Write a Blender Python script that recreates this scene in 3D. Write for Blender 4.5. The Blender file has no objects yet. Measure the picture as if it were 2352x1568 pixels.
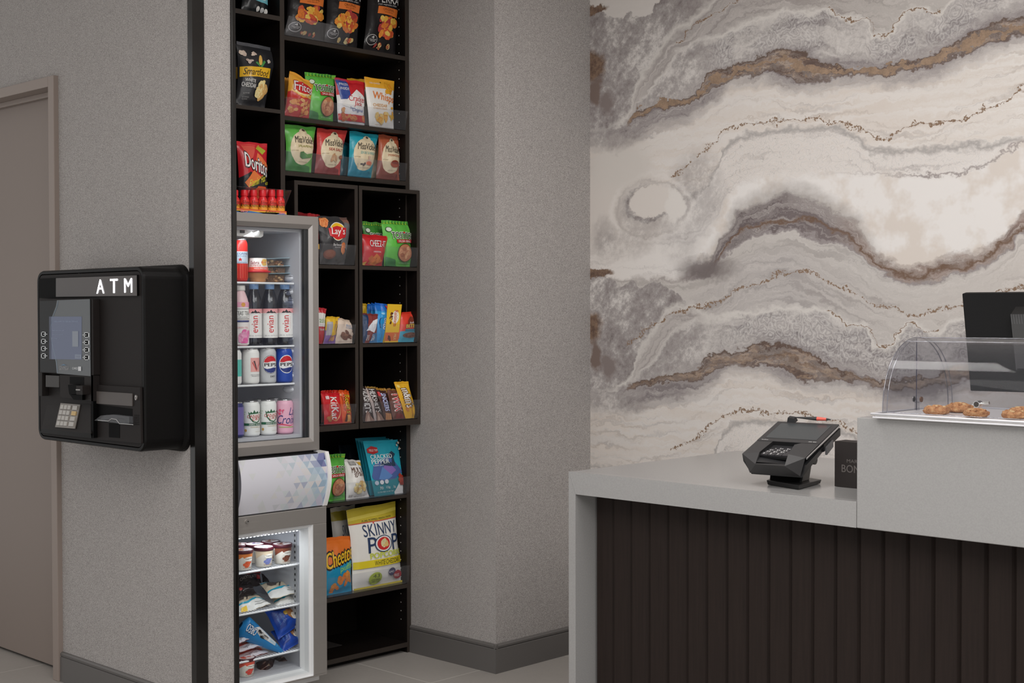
import bpy, bmesh, math, random
from mathutils import Vector, noise as mnoise
C = bpy.context.scene.collection
SC = bpy.context.scene
PI = math.pi
# ------------------------------------------------------------------ camera, world, lights, exposure
CF, YAW, PITCH, ROLL, CH = 3181.7, 0.7700, 0.02047, -0.00197, 1.265
def _rot():
    cy, sy, cp, sp = math.cos(YAW), math.sin(YAW), math.cos(PITCH), math.sin(PITCH)
    f0, r0, u0 = Vector((-sy, cy, 0)), Vector((cy, sy, 0)), Vector((0, 0, 1))
    f = f0*cp - u0*sp; u = f0*sp + u0*cp
    cr, sr = math.cos(ROLL), math.sin(ROLL)
    return r0*cr + u*sr, u*cr - r0*sr, f
CR, CU, CFW = _rot()
cam_d = bpy.data.cameras.new('camera'); cam = bpy.data.objects.new('camera', cam_d); C.objects.link(cam)
from mathutils import Matrix
cam.matrix_world = Matrix(((CR.x, CU.x, -CFW.x, 0), (CR.y, CU.y, -CFW.y, 0), (CR.z, CU.z, -CFW.z, CH), (0, 0, 0, 1)))
cam_d.sensor_width = 36; cam_d.lens = CF/2352*36; cam_d.clip_start = 0.05
SC.camera = cam
SC.view_settings.view_transform = 'Standard'; SC.view_settings.look = 'None'
SC.view_settings.gamma = 1; SC.view_settings.use_curve_mapping = False
SC.view_settings.exposure = 0.12
w = bpy.data.worlds.new('world'); SC.world = w; w.use_nodes = True
w.node_tree.nodes['Background'].inputs[0].default_value = (1.0, 0.992, 0.986, 1)
w.node_tree.nodes['Background'].inputs[1].default_value = 0.66
def area(name, loc, size, power, target=None, col=(1, .975, .955), sizey=None):
    l = bpy.data.lights.new(name, 'AREA'); l.energy = power; l.size = size; l.color = col
    if sizey: l.shape = 'RECTANGLE'; l.size_y = sizey
    o = bpy.data.objects.new(name, l); C.objects.link(o); o.location = loc
    if target: o.rotation_euler = (Vector(target)-Vector(loc)).to_track_quat('-Z', 'Y').to_euler()
    return o
area('ceiling_panel_light', (-1.6, 0.6, 2.70), 2.2, 50)
area('ceiling_panel_light', (-0.2, 2.6, 2.70), 1.8, 30)
area('ceiling_panel_light', (-2.4, 2.65, 2.66), .5, 12)
area('ceiling_panel_light', (0.4, 0.2, 2.70), 2.0, 30)
def at(px, py, ax, val):
    """photo pixel -> point of the room on the plane axis=val"""
    d = CFW*CF + CR*(px-1176) - CU*(py-784)
    t = (val-(0, 0, CH)[ax])/d[ax]
    return Vector((0, 0, CH)) + d*t
# ------------------------------------------------------------------ materials
def lin(c):
    return tuple(((x/255)/12.92 if x/255 <= .04045 else ((x/255+.055)/1.055)**2.4) for x in c)
MC = {}
def mat(col, rough=.5, metal=0., spec=.5, emit=0., bump=0., bscale=60., var=0., name=None):
    key = (tuple(col), rough, metal, spec, emit, bump, bscale, var)
    if key in MC: return MC[key]
    m = bpy.data.materials.new(name or 'surface'); m.use_nodes = True
    nt = m.node_tree; b = nt.nodes['Principled BSDF']
    c = lin(col)+(1,)
    b.inputs['Base Color'].default_value = c
    b.inputs['Roughness'].default_value = rough; b.inputs['Metallic'].default_value = metal
    b.inputs['Specular IOR Level'].default_value = spec
    if emit:
        b.inputs['Emission Color'].default_value = c; b.inputs['Emission Strength'].default_value = emit
    if bump or var:
        tc = nt.nodes.new('ShaderNodeTexCoord'); n = nt.nodes.new('ShaderNodeTexNoise')
        n.inputs['Scale'].default_value = bscale; n.inputs['Detail'].default_value = 3
        nt.links.new(tc.outputs['Object'], n.inputs['Vector'])
        if bump:
            bp = nt.nodes.new('ShaderNodeBump'); bp.inputs['Strength'].default_value = bump; bp.inputs['Distance'].default_value = .01
            nt.links.new(n.outputs['Fac'], bp.inputs['Height']); nt.links.new(bp.outputs[0], b.inputs['Normal'])
        if var:
            mx = nt.nodes.new('ShaderNodeMix'); mx.data_type = 'RGBA'
            mx.inputs[6].default_value = tuple(x*(1-var) for x in c[:3])+(1,); mx.inputs[7].default_value = tuple(min(1, x*(1+var)) for x in c[:3])+(1,)
            nt.links.new(n.outputs['Fac'], mx.inputs[0]); nt.links.new(mx.outputs[2], b.inputs['Base Color'])
    MC[key] = m
    return m
def vivid(c, g=.84):
    m = max(c)
    if m < 60: return c
    k = (255*(m/255)**g)/m
    return tuple(min(252, int(x*k)) for x in c)
def film(col): return mat(vivid(col), .30, 0, .42, bump=.22, bscale=26, name='printed_film')
def food(col): return mat(vivid(col), .5, 0, .3, bump=.3, bscale=120, var=.30, name='printed_food')
def paper(col): return mat(vivid(col), .5, name='printed_card')
def clearmat(tint=(.93, .94, .96), refl=.06, rough=.02, name='clear_acrylic', milk=0.0):
    m = bpy.data.materials.new(name); m.use_nodes = True; nt = m.node_tree; nt.nodes.clear()
    o = nt.nodes.new('ShaderNodeOutputMaterial'); t = nt.nodes.new('ShaderNodeBsdfTransparent'); g = nt.nodes.new('ShaderNodeBsdfGlossy')
    t.inputs[0].default_value = tint+(1,); g.inputs['Roughness'].default_value = rough
    lw = nt.nodes.new('ShaderNodeLayerWeight'); lw.inputs['Blend'].default_value = .25
    ma = nt.nodes.new('ShaderNodeMath'); ma.operation = 'MULTIPLY_ADD'; ma.inputs[1].default_value = .40; ma.inputs[2].default_value = refl
    mx = nt.nodes.new('ShaderNodeMixShader')
    pw = nt.nodes.new('ShaderNodeMath'); pw.operation = 'POWER'; pw.inputs[1].default_value = 4.; lw.inputs['Blend'].default_value = .5
    nt.links.new(lw.outputs['Facing'], pw.inputs[0]); nt.links.new(pw.outputs[0], ma.inputs[0]); nt.links.new(ma.outputs[0], mx.inputs[0])
    nt.links.new(t.outputs[0], mx.inputs[1]); nt.links.new(g.outputs[0], mx.inputs[2])
    last = mx
    if milk:
        d = nt.nodes.new('ShaderNodeBsdfDiffuse'); d.inputs[0].default_value = (.8, .82, .86, 1)
        m2 = nt.nodes.new('ShaderNodeMixShader'); m2.inputs[0].default_value = milk
        nt.links.new(mx.outputs[0], m2.inputs[1]); nt.links.new(d.outputs[0], m2.inputs[2]); last = m2
    nt.links.new(last.outputs[0], o.inputs[0])
    return m
CLEAR = clearmat((.95,.955,.97), .035, milk=.02); GLASS = clearmat((.97, .98, .98), .015, .0, 'door_glass'); DOME = clearmat((.87, .87, .885), .007, .02, 'clear_dome', .012)
PET = clearmat((.80, .82, .88), .07, .02, 'clear_bottle_plastic')
class NT:
    """small helper for building node trees"""
    def __init__(s, m): s.nt = m.node_tree; s.n = s.nt.nodes
    def link(s, a, b): s.nt.links.new(a, b)
    def put(s, inp, v):
        if hasattr(v, 'links') or isinstance(v, bpy.types.NodeSocket): s.link(v, inp)
        else: inp.default_value = v
    def math(s, op, a, b=None, c=None, clamp=False):
        m = s.n.new('ShaderNodeMath'); m.operation = op; m.use_clamp = clamp
        s.put(m.inputs[0], a)
        if b is not None: s.put(m.inputs[1], b)
        if c is not None: s.put(m.inputs[2], c)
        return m.outputs[0]
    def mix(s, f, a, b):
        m = s.n.new('ShaderNodeMix'); m.data_type = 'RGBA'
        s.put(m.inputs[0], f); s.put(m.inputs[6], a); s.put(m.inputs[7], b)
        return m.outputs[2]
    def noise(s, vec, scale, detail=3, rough=.5, dist=0.):
        m = s.n.new('ShaderNodeTexNoise'); s.put(m.inputs['Vector'], vec)
        m.inputs['Scale'].default_value = scale; m.inputs['Detail'].default_value = detail
        m.inputs['Roughness'].default_value = rough; m.inputs['Distortion'].default_value = dist
        return m.outputs['Fac']
    def ramp(s, f, stops, interp='LINEAR'):
        m = s.n.new('ShaderNodeValToRGB'); s.put(m.inputs[0], f); e = m.color_ramp; e.interpolation = interp
        while len(e.elements) < len(stops): e.elements.new(1)
        for i, (p, c) in enumerate(stops):
            e.elements[i].position = p
            e.elements[i].color = (tuple(c)+(1,))[:4] if not isinstance(c, (int, float)) else (c, c, c, 1)
        return m.outputs[0]
    def curve(s, f, pts):
        m = s.n.new('ShaderNodeFloatCurve'); s.put(m.inputs['Value'], f)
        cv = m.mapping.curves[0]
        while len(cv.points) < len(pts): cv.points.new(.5, .5)
        for p, (x, y) in zip(cv.points, pts): p.location = (x, y); p.handle_type = 'AUTO_CLAMPED'
        m.mapping.use_clip = False; m.mapping.update()
        return m.outputs[0]
    def comb(s, x, y, z):
        m = s.n.new('ShaderNodeCombineXYZ'); s.put(m.inputs[0], x); s.put(m.inputs[1], y); s.put(m.inputs[2], z); return m.outputs[0]
    def sep(s, v):
        m = s.n.new('ShaderNodeSeparateXYZ'); s.link(v, m.inputs[0]); return m.outputs
    def pos(s):
        return s.n.new('ShaderNodeNewGeometry').outputs['Position']
    def scale(s, v, sc):
        m = s.n.new('ShaderNodeVectorMath'); m.operation = 'MULTIPLY'; s.link(v, m.inputs[0]); m.inputs[1].default_value = sc; return m.outputs[0]
# ------------------------------------------------------------------ mesh building
class MB:
    def __init__(s): s.v = []; s.f = []; s.mi = []; s.m = []; s.sm = []
    def mat(s, m):
        if m not in s.m: s.m.append(m)
        return s.m.index(m)
    def add(s, vs, fs, m, smooth=False):
        o = len(s.v); s.v += [tuple(v) for v in vs]; k = s.mat(m)
        for f in fs: s.f.append(tuple(i+o for i in f)); s.mi.append(k); s.sm.append(smooth)
        return s
    def box(s, a, b, m):
        x0, x1 = sorted((a[0], b[0])); y0, y1 = sorted((a[1], b[1])); z0, z1 = sorted((a[2], b[2]))
        return s.add([(x0, y0, z0), (x1, y0, z0), (x1, y1, z0), (x0, y1, z0), (x0, y0, z1), (x1, y0, z1), (x1, y1, z1), (x0, y1, z1)],
                     [(0, 3, 2, 1), (4, 5, 6, 7), (0, 1, 5, 4), (1, 2, 6, 5), (2, 3, 7, 6), (3, 0, 4, 7)], m)
    def hexa(s, lo, hi, m):
        """lo, hi: four corners each, same order"""
        return s.add(list(lo)+list(hi), [(0, 3, 2, 1), (4, 5, 6, 7), (0, 1, 5, 4), (1, 2, 6, 5), (2, 3, 7, 6), (3, 0, 4, 7)], m)
    def prism(s, pts, d, m, smooth=False):
        """closed 3-D outline pts extruded by vector d"""
        n = len(pts); P = [Vector(p) for p in pts]; D = Vector(d)
        s.add(P+[p+D for p in P], [(i, (i+1) % n, (i+1) % n+n, i+n) for i in range(n)], m, smooth)
        s.add(P, [tuple(reversed(range(n)))], m); s.add([p+D for p in P], [tuple(range(n))], m)
        return s
    def tube(s, path, r, m, n=10, caps=True):
        P = [Vector(p) for p in path]; rings = []
        rr = r if isinstance(r, (list, tuple)) else [r]*len(P)
        for i, p in enumerate(P):
            t = (P[min(i+1, len(P)-1)]-P[max(i-1, 0)]).normalized()
            a = t.orthogonal().normalized() if i == 0 else (a-t*a.dot(t)).normalized()
            b = t.cross(a)
            rings.append([p+(a*math.cos(2*PI*k/n)+b*math.sin(2*PI*k/n))*rr[i] for k in range(n)])
        vs = [v for r_ in rings for v in r_]; fs = []
        for i in range(len(P)-1):
            for k in range(n): fs.append((i*n+k, i*n+(k+1) % n, (i+1)*n+(k+1) % n, (i+1)*n+k))
        s.add(vs, fs, m, True)
        if caps:
            s.add(rings[0], [tuple(reversed(range(n)))], m); s.add(rings[-1], [tuple(range(n))], m)
        return s
    def lathe(s, prof, c, m, n=32, caps=True):
        """prof: [(radius, z)], c: centre"""
        vs = []; fs = []
        for (r, z) in prof:
            for k in range(n):
                a = 2*PI*k/n; vs.append((c[0]+r*math.cos(a), c[1]+r*math.sin(a), c[2]+z))
        for i in range(len(prof)-1):
            for k in range(n): fs.append((i*n+k, i*n+(k+1) % n, (i+1)*n+(k+1) % n, (i+1)*n+k))
        s.add(vs, fs, m, True)
        if caps:
            if prof[0][0] > 1e-5: s.add(vs[:n], [tuple(reversed(range(n)))], m)
            if prof[-1][0] > 1e-5: s.add(vs[-n:], [tuple(range(n))], m)
        return s
    def ell(s, c, r, m, nu=20, nv=12, jit=0., seed=0, power=1.):
        vs = []; fs = []
        for j in range(nv+1):
            ph = PI*j/nv
            for i in range(nu):
                th = 2*PI*i/nu
                d = Vector((math.sin(ph)*math.cos(th), math.sin(ph)*math.sin(th), math.cos(ph)))
                k = 1+jit*mnoise.noise(d*2.3+Vector((seed*7.1, seed*3.3, 0)))+jit*.6*mnoise.noise(d*6+Vector((seed*2.1, 0, seed)))
                vs.append((c[0]+d.x*r[0]*k, c[1]+d.y*r[1]*k, c[2]+(abs(d.z)**power)*(1 if d.z > 0 else -1)*r[2]*k))
        for j in range(nv):
            for i in range(nu): fs.append((j*nu+i, (j+1)*nu+i, (j+1)*nu+(i+1) % nu, j*nu+(i+1) % nu))
        return s.add(vs, fs, m, True)
    def grid(s, S, nu, nv, m, off=0., u0=0., v0=0., u1=1., v1=1., smooth=True, flip=False):
        vs = [S(u0+(u1-u0)*i/nu, v0+(v1-v0)*j/nv, off) for j in range(nv+1) for i in range(nu+1)]
        fs = []
        for j in range(nv):
            for i in range(nu):
                q = (j*(nu+1)+i, j*(nu+1)+i+1, (j+1)*(nu+1)+i+1, (j+1)*(nu+1)+i)
                fs.append(q[::-1] if flip else q)
        return s.add(vs, fs, m, smooth)
    def obj(s, name, parent=None, origin=None, bevel=0.):
        me = bpy.data.meshes.new(name)
        o = origin if origin is not None else (Vector(parent['org']) if parent is not None else Vector((0, 0, 0)))
        me.from_pydata([(v[0]-o[0], v[1]-o[1], v[2]-o[2]) for v in s.v], [], s.f)
        for m in s.m: me.materials.append(m)
        for p, k, sm in zip(me.polygons, s.mi, s.sm): p.material_index = k; p.use_smooth = sm
        me.update()
        ob = bpy.data.objects.new(name, me); C.objects.link(ob)
        if parent is not None: ob.parent = parent; ob['org'] = tuple(o)
        else: ob.location = o; ob['org'] = tuple(o)
        if bevel:
            b = ob.modifiers.new('Bevel', 'BEVEL'); b.width = bevel; b.segments = 2; b.limit_method = 'ANGLE'; b.angle_limit = math.radians(50)
        return ob
def thing(name, label, cat, loc, group=None):
    o = bpy.data.objects.new(name, None); C.objects.link(o); o.location = loc; o['org'] = tuple(loc)
    o.empty_display_size = .05
    return tag(o, label, cat, group)
def tag(o, label=None, cat=None, group=None, kind=None):
    if label: o['label'] = label
    if cat: o['category'] = cat
    if group: o['group'] = group
    if kind: o['kind'] = kind
    return o
def struct(name, mb, bevel=0., parent=None):
    o = mb.obj(name, parent=parent, bevel=bevel)
    if parent is None: o['kind'] = 'structure'
    return o
# ------------------------------------------------------------------ printing on surfaces
TC = {}
def text_tris(txt, bold=0., shear=0., rot=0, ring=0.):
    key = (txt, bold, shear, rot, ring)
    if key in TC: return TC[key]
    cu = bpy.data.curves.new('t', 'FONT'); cu.body = txt; cu.shear = shear; cu.resolution_u = 3
    ob = bpy.data.objects.new('t', cu); C.objects.link(ob)
    dg = bpy.context.evaluated_depsgraph_get(); dg.update()
    me = bpy.data.meshes.new_from_object(ob.evaluated_get(dg))
    bpy.data.objects.remove(ob); bpy.data.curves.remove(cu)
    pts = [(v.co.x, v.co.y) for v in me.vertices]; n0 = len(pts)
    fs = [tuple(p.vertices) for p in me.polygons]
    sh_ = [(ring*math.cos(k*PI/3+.5), ring*math.sin(k*PI/3+.5)) for k in range(6)] if ring else ([(bold, 0)] if bold else [])
    f0 = list(fs); p0 = list(pts)
    for k, (dx, dy) in enumerate(sh_):
        pts += [(a+dx, b+dy) for a, b in p0]; fs += [tuple(i+n0*(k+1) for i in f) for f in f0]
    if rot == 90: pts = [(-y, x) for x, y in pts]
    elif rot == -90: pts = [(y, -x) for x, y in pts]
    xs = [p[0] for p in pts[:n0]]; ys = [p[1] for p in pts[:n0]]
    x0, x1, y0, y1 = min(xs), max(xs), min(ys), max(ys)
    pts = [((p[0]-x0)/(x1-x0+1e-9), (p[1]-y0)/(y1-y0+1e-9)) for p in pts]
    bpy.data.meshes.remove(me)
    TC[key] = (pts, fs)
    return TC[key]
def cut_map(mb, pts, faces, S, off, m, nu, nv):
    if nu > 16 and len(faces):
        eu = max(max(pts[i][0] for i in f)-min(pts[i][0] for i in f) for f in faces); ev = max(max(pts[i][1] for i in f)-min(pts[i][1] for i in f) for f in faces)
        if eu < 1.25/nu and ev < 1.25/nv:                # smaller than a cell of the carrying surface
            mb.add([S(p[0], p[1], off) for p in pts], faces, m, True); return
    bm = bmesh.new(); vs = [bm.verts.new((p[0], p[1], 0)) for p in pts]
    for f in faces:
        try: bm.faces.new([vs[i] for i in f])
        except ValueError: pass
    xs = [p[0] for p in pts]; ys = [p[1] for p in pts]
    for k in range(1, nu):
        u = k/nu
        if min(xs) < u < max(xs):
            bmesh.ops.bisect_plane(bm, geom=bm.verts[:]+bm.edges[:]+bm.faces[:], plane_co=(u, 0, 0), plane_no=(1, 0, 0), dist=1e-6)
    for k in range(1, nv):
        v = k/nv
        if min(ys) < v < max(ys):
            bmesh.ops.bisect_plane(bm, geom=bm.verts[:]+bm.edges[:]+bm.faces[:], plane_co=(0, v, 0), plane_no=(0, 1, 0), dist=1e-6)
    bmesh.ops.triangulate(bm, faces=[f for f in bm.faces if len(f.verts) > 4])
    bm.verts.index_update()
    V = [S(v.co.x, v.co.y, off) for v in bm.verts]
    mb.add(V, [tuple(x.index for x in f.verts) for f in bm.faces], m, True)
    bm.free()
def prints(mb, S, ops, M=film, nu=20, nv=24, eps=.0007, step=.00035, seed=1):
    """printed artwork. ops are drawn in order, each lying a hair above the last"""
    rnd = random.Random(seed)
    for k, op in enumerate(ops):
        off = eps+step*k; t = op[0]
        if t == 'rect':
            _, u0, v0, u1, v1, col = op
            cut_map(mb, [(u0, v0), (u1, v0), (u1, v1), (u0, v1)], [(0, 1, 2, 3)], S, off, M(col), nu, nv)
        elif t == 'poly':
            cut_map(mb, op[1], [tuple(range(len(op[1])))], S, off, M(op[2]), nu, nv)
        elif t == 'ell':
            _, cu, cv, ru, rv, col = op; n = 24
            cut_map(mb, [(cu+ru*math.cos(2*PI*i/n), cv+rv*math.sin(2*PI*i/n)) for i in range(n)], [tuple(range(n))], S, off, M(col), nu, nv)
        elif t == 'text':
            _, txt, u0, v0, u1, v1, col = op[:7]; kw = op[7] if len(op) > 7 else {}
            tl = kw.get('tilt', 0)
            for i, (b, c) in enumerate(([(kw['out'][0]*.62, kw['out'][1])] if 'out' in kw else [])+[(kw.get('bold', 0)*.42, col)]):
                isring = 'out' in kw and i == 0
                bb = kw.get('bold', 0)*.8
                pts, fs = text_tris(txt, 0 if isring else bb, kw.get('shear', 0), kw.get('rot', 0), (bb+.035) if isring else 0)
                e = 0
                P = [(min(.985, max(.015, .5+(u0+(u1-u0)*x-.5)*(.95 if nu > 16 else 1))), v0+(v1-v0)*y+tl*(x-.5)) for x, y in pts]
                nf = len(fs); nc = 7 if isring else (2 if bb else 1); npt = len(P)//nc; nff = nf//nc
                for q in range(nc):
                    cut_map(mb, P[q*npt:(q+1)*npt], [tuple(a-q*npt for a in f) for f in fs[q*nff:(q+1)*nff]], S, off+step*.5*i+q*8e-6, M(c), nu, nv)
        elif t == 'blobs':
            _, cu, cv, ru, rv, n, sz, cols = op[:8]; asp = op[8] if len(op) > 8 else 1.
            for i in range(n):
                a = rnd.random()*2*PI; q = math.sqrt(rnd.random())
                bu, bv = cu+ru*q*math.cos(a), cv+rv*q*math.sin(a)
                r = sz*(.6+.7*rnd.random()); th = rnd.random()*PI; e = .5+.4*rnd.random(); mm = 16; ph = rnd.random()*6
                pts = []
                for j in range(mm):
                    b = 2*PI*j/mm; rr = r*(.92+.12*math.sin(2*b+ph)+.06*math.sin(5*b+ph*2)+.05*rnd.random()); x, y = rr*math.cos(b), rr*e*math.sin(b)
                    pts.append((min(.985, max(.015, bu+x*math.cos(th)-y*math.sin(th))), min(.97, max(.03, bv+(x*math.sin(th)+y*math.cos(th))*asp))))
                cut_map(mb, pts, [tuple(range(mm))], S, off+step*.08*i, food(cols[i % len(cols)]), nu, nv)
def pouch_surface(TL, TR, BR, BL, th, seed, wr=1., flat=False, side=1):
    TL, TR, BR, BL = map(Vector, (TL, TR, BR, BL))
    n = ((TR-BL).cross(TL-BR)); n.normalize()
    H = (TL-BL).length; sd = Vector((seed*3.17, seed*1.31, 0))
    def S(u, v, off=0.):
        uu = .5+(u-.5)*(1-(0.0 if flat else .07*min(1, wr))*math.sin(PI*v))+wr*.010*mnoise.noise(Vector((v*4, 2.5, 0))+sd)
        p = (BL*(1-uu)+BR*uu)*(1-v)+(TL*(1-uu)+TR*uu)*v
        vv = min(1, max(0, (v-.05)/.90)); a = max(0., math.sin(PI*min(1, max(0, u))))
        env = (a**.55)*(max(0., math.sin(PI*vv))**.5)
        b = th*env
        e = math.exp(-vv*5)+math.exp(-(1-vv)*4.5)
        w = mnoise.noise(Vector((u*9, v*2.2, 0))+sd)*e*.9+mnoise.noise(Vector((u*3.2, v*3.6, 4))+sd)*.9+mnoise.noise(Vector((u*7, v*8, 9))+sd)*.35
        b += w*wr*.0062*(.25+.75*min(1, env*1.4))*(1 if side > 0 else -1)
        q = mnoise.noise(Vector((u*2.1, 5, v*1.3))+sd)*.004*wr+mnoise.noise(Vector((u*5, 8, v*2))+sd)*.0035*wr*abs(2*v-1)**3
        hz = mnoise.noise(Vector((u*4.3, 11, 0))+sd)*.004*wr*max(0, v-.7)/.3
        return p+n*(b+off if side > 0 else -(b*.8)-off)+Vector((0, 0, hz))+n*q
    return S
def pouch(name, label, px, X0, lean, th, col, ops, cat='bag', group=None, seed=1, back=None, seal=None, Mf=film, wr=1., xs=None, crimp=True, flat=False, drop=None):
    """a filled film pouch; px: photo corners TL, TR, BR, BL of its face, X0: plane of its foot, lean: how far the top lies back"""
    if xs is None: xs = (X0-lean, X0-lean, X0, X0)
    K = [at(p[0], p[1], 0, x) for p, x in zip(px, xs)]
    if drop is not None:                                   # stand the foot on a shelf
        for i in (2, 3): K[i].z = drop
    S = pouch_surface(*K, th, seed, wr, flat); SB = pouch_surface(*K, th, seed, wr, flat, -1)
    org = (K[2]+K[3])/2
    mb = MB(); mb.grid(S, 20, 24, Mf(col)); mb.grid(SB, 10, 12, Mf(back or col), flip=True)
    prints(mb, S, ops, Mf, seed=seed)
    o = tag(mb.obj(name, origin=org), label, cat, group)
    if crimp:
        s = MB(); sc = seal or col
        def SS(u, v, off): return S(u, .955+.052*v, off+.0012+.0009*math.sin(v*PI*5))
        s.grid(SS, 20, 10, Mf(sc)); t = s.obj('top_seal', parent=o)
    return o
# ------------------------------------------------------------------ room materials
def weave(name, c0, c1, sx=420, sz=900, big=.06):
    m = bpy.data.materials.new(name); m.use_nodes = True; t = NT(m); b = t.n['Principled BSDF']
    p = t.pos(); n1 = t.noise(t.scale(p, (sx, sx, sz)), 1.0, 2, .6); n2 = t.noise(t.scale(p, (12, 12, 12)), 1., 2)
    f = t.ramp(n1, [(.32, 0.), (.68, 1.)])
    f2 = t.math('MULTIPLY_ADD', n2, .05, t.math('MULTIPLY', f, .95), clamp=True)
    col = t.mix(f2, lin(c0)+(1,), lin(c1)+(1,)); t.link(col, b.inputs['Base Color'])
    b.inputs['Roughness'].default_value = .85; b.inputs['Specular IOR Level'].default_value = .25
    bp = t.n.new('ShaderNodeBump'); bp.inputs['Strength'].default_value = .35; bp.inputs['Distance'].default_value = .002
    t.link(n1, bp.inputs['Height']); t.link(bp.outputs[0], b.inputs['Normal'])
    return m
FABRIC = weave('woven_wallcovering', (112, 108, 106), (202, 197, 194))
def floor_mat():
    m = bpy.data.materials.new('floor_tile'); m.use_nodes = True; t = NT(m); b = t.n['Principled BSDF']
    p = t.pos(); s = t.sep(p)
    def joint(v, period, offs, w=.0022):
        a = t.math('ADD', v, offs); q = t.math('PINGPONG', a, period/2); return t.math('LESS_THAN', q, w)
    j = t.math('MAXIMUM', joint(s[0], 1.2, 3.486), joint(s[1], .6, -3.19+.6*20))
    n = t.noise(p, 3., 5, .6); n2 = t.noise(t.scale(p, (120, 40, 100)), 1., 3)
    col = t.mix(t.math('MULTIPLY_ADD', n2, .4, t.math('MULTIPLY', n, .6)), lin((148, 143, 138))+(1,), lin((172, 167, 162))+(1,))
    t.link(t.mix(j, col, lin((196, 192, 186))+(1,)), b.inputs['Base Color']); b.inputs['Roughness'].default_value = .42
    return m
FLOOR = floor_mat()
def quartz():
    m = bpy.data.materials.new('grey_quartz'); m.use_nodes = True; t = NT(m); b = t.n['Principled BSDF']
    p = t.pos(); n = t.noise(p, 260., 2, .6)
    t.link(t.ramp(n, [(.3, lin((154, 153, 152))), (.7, lin((162, 161, 160)))]), b.inputs['Base Color'])
    b.inputs['Roughness'].default_value = .22; b.inputs['Specular IOR Level'].default_value = .5
    return m
QUARTZ = quartz()
def wood(name, c0, c1, rough=.45):
    m = bpy.data.materials.new(name); m.use_nodes = True; t = NT(m); b = t.n['Principled BSDF']
    p = t.pos(); n = t.noise(t.scale(p, (160, 160, 6)), 1., 4, .6)
    t.link(t.mix(n, lin(c0)+(1,), lin(c1)+(1,)), b.inputs['Base Color']); b.inputs['Roughness'].default_value = rough; b.inputs['Specular IOR Level'].default_value = .22
    return m
EBONY = wood('dark_laminate', (11, 8, 7), (26, 20, 18), .5)
EDGE = wood('dark_edge_banding', (48, 42, 38), (62, 55, 50), .55)
FLUTED = wood('dark_walnut_slats', (28, 21, 18), (45, 35, 31), .65)
def steel(name, col, rough=.3, sc=(3, 3, 500)):
    m = bpy.data.materials.new(name); m.use_nodes = True; t = NT(m); b = t.n['Principled BSDF']
    p = t.pos(); n = t.noise(t.scale(p, sc), 1., 3)
    t.link(t.math('MULTIPLY_ADD', n, .15, rough), b.inputs['Roughness'])
    b.inputs['Base Color'].default_value = lin(col)+(1,); b.inputs['Metallic'].default_value = .85
    return m
STEEL = steel('brushed_steel', (172, 168, 165), .36); STEEL2 = steel('silver_frame', (176, 172, 168), .42)
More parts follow.
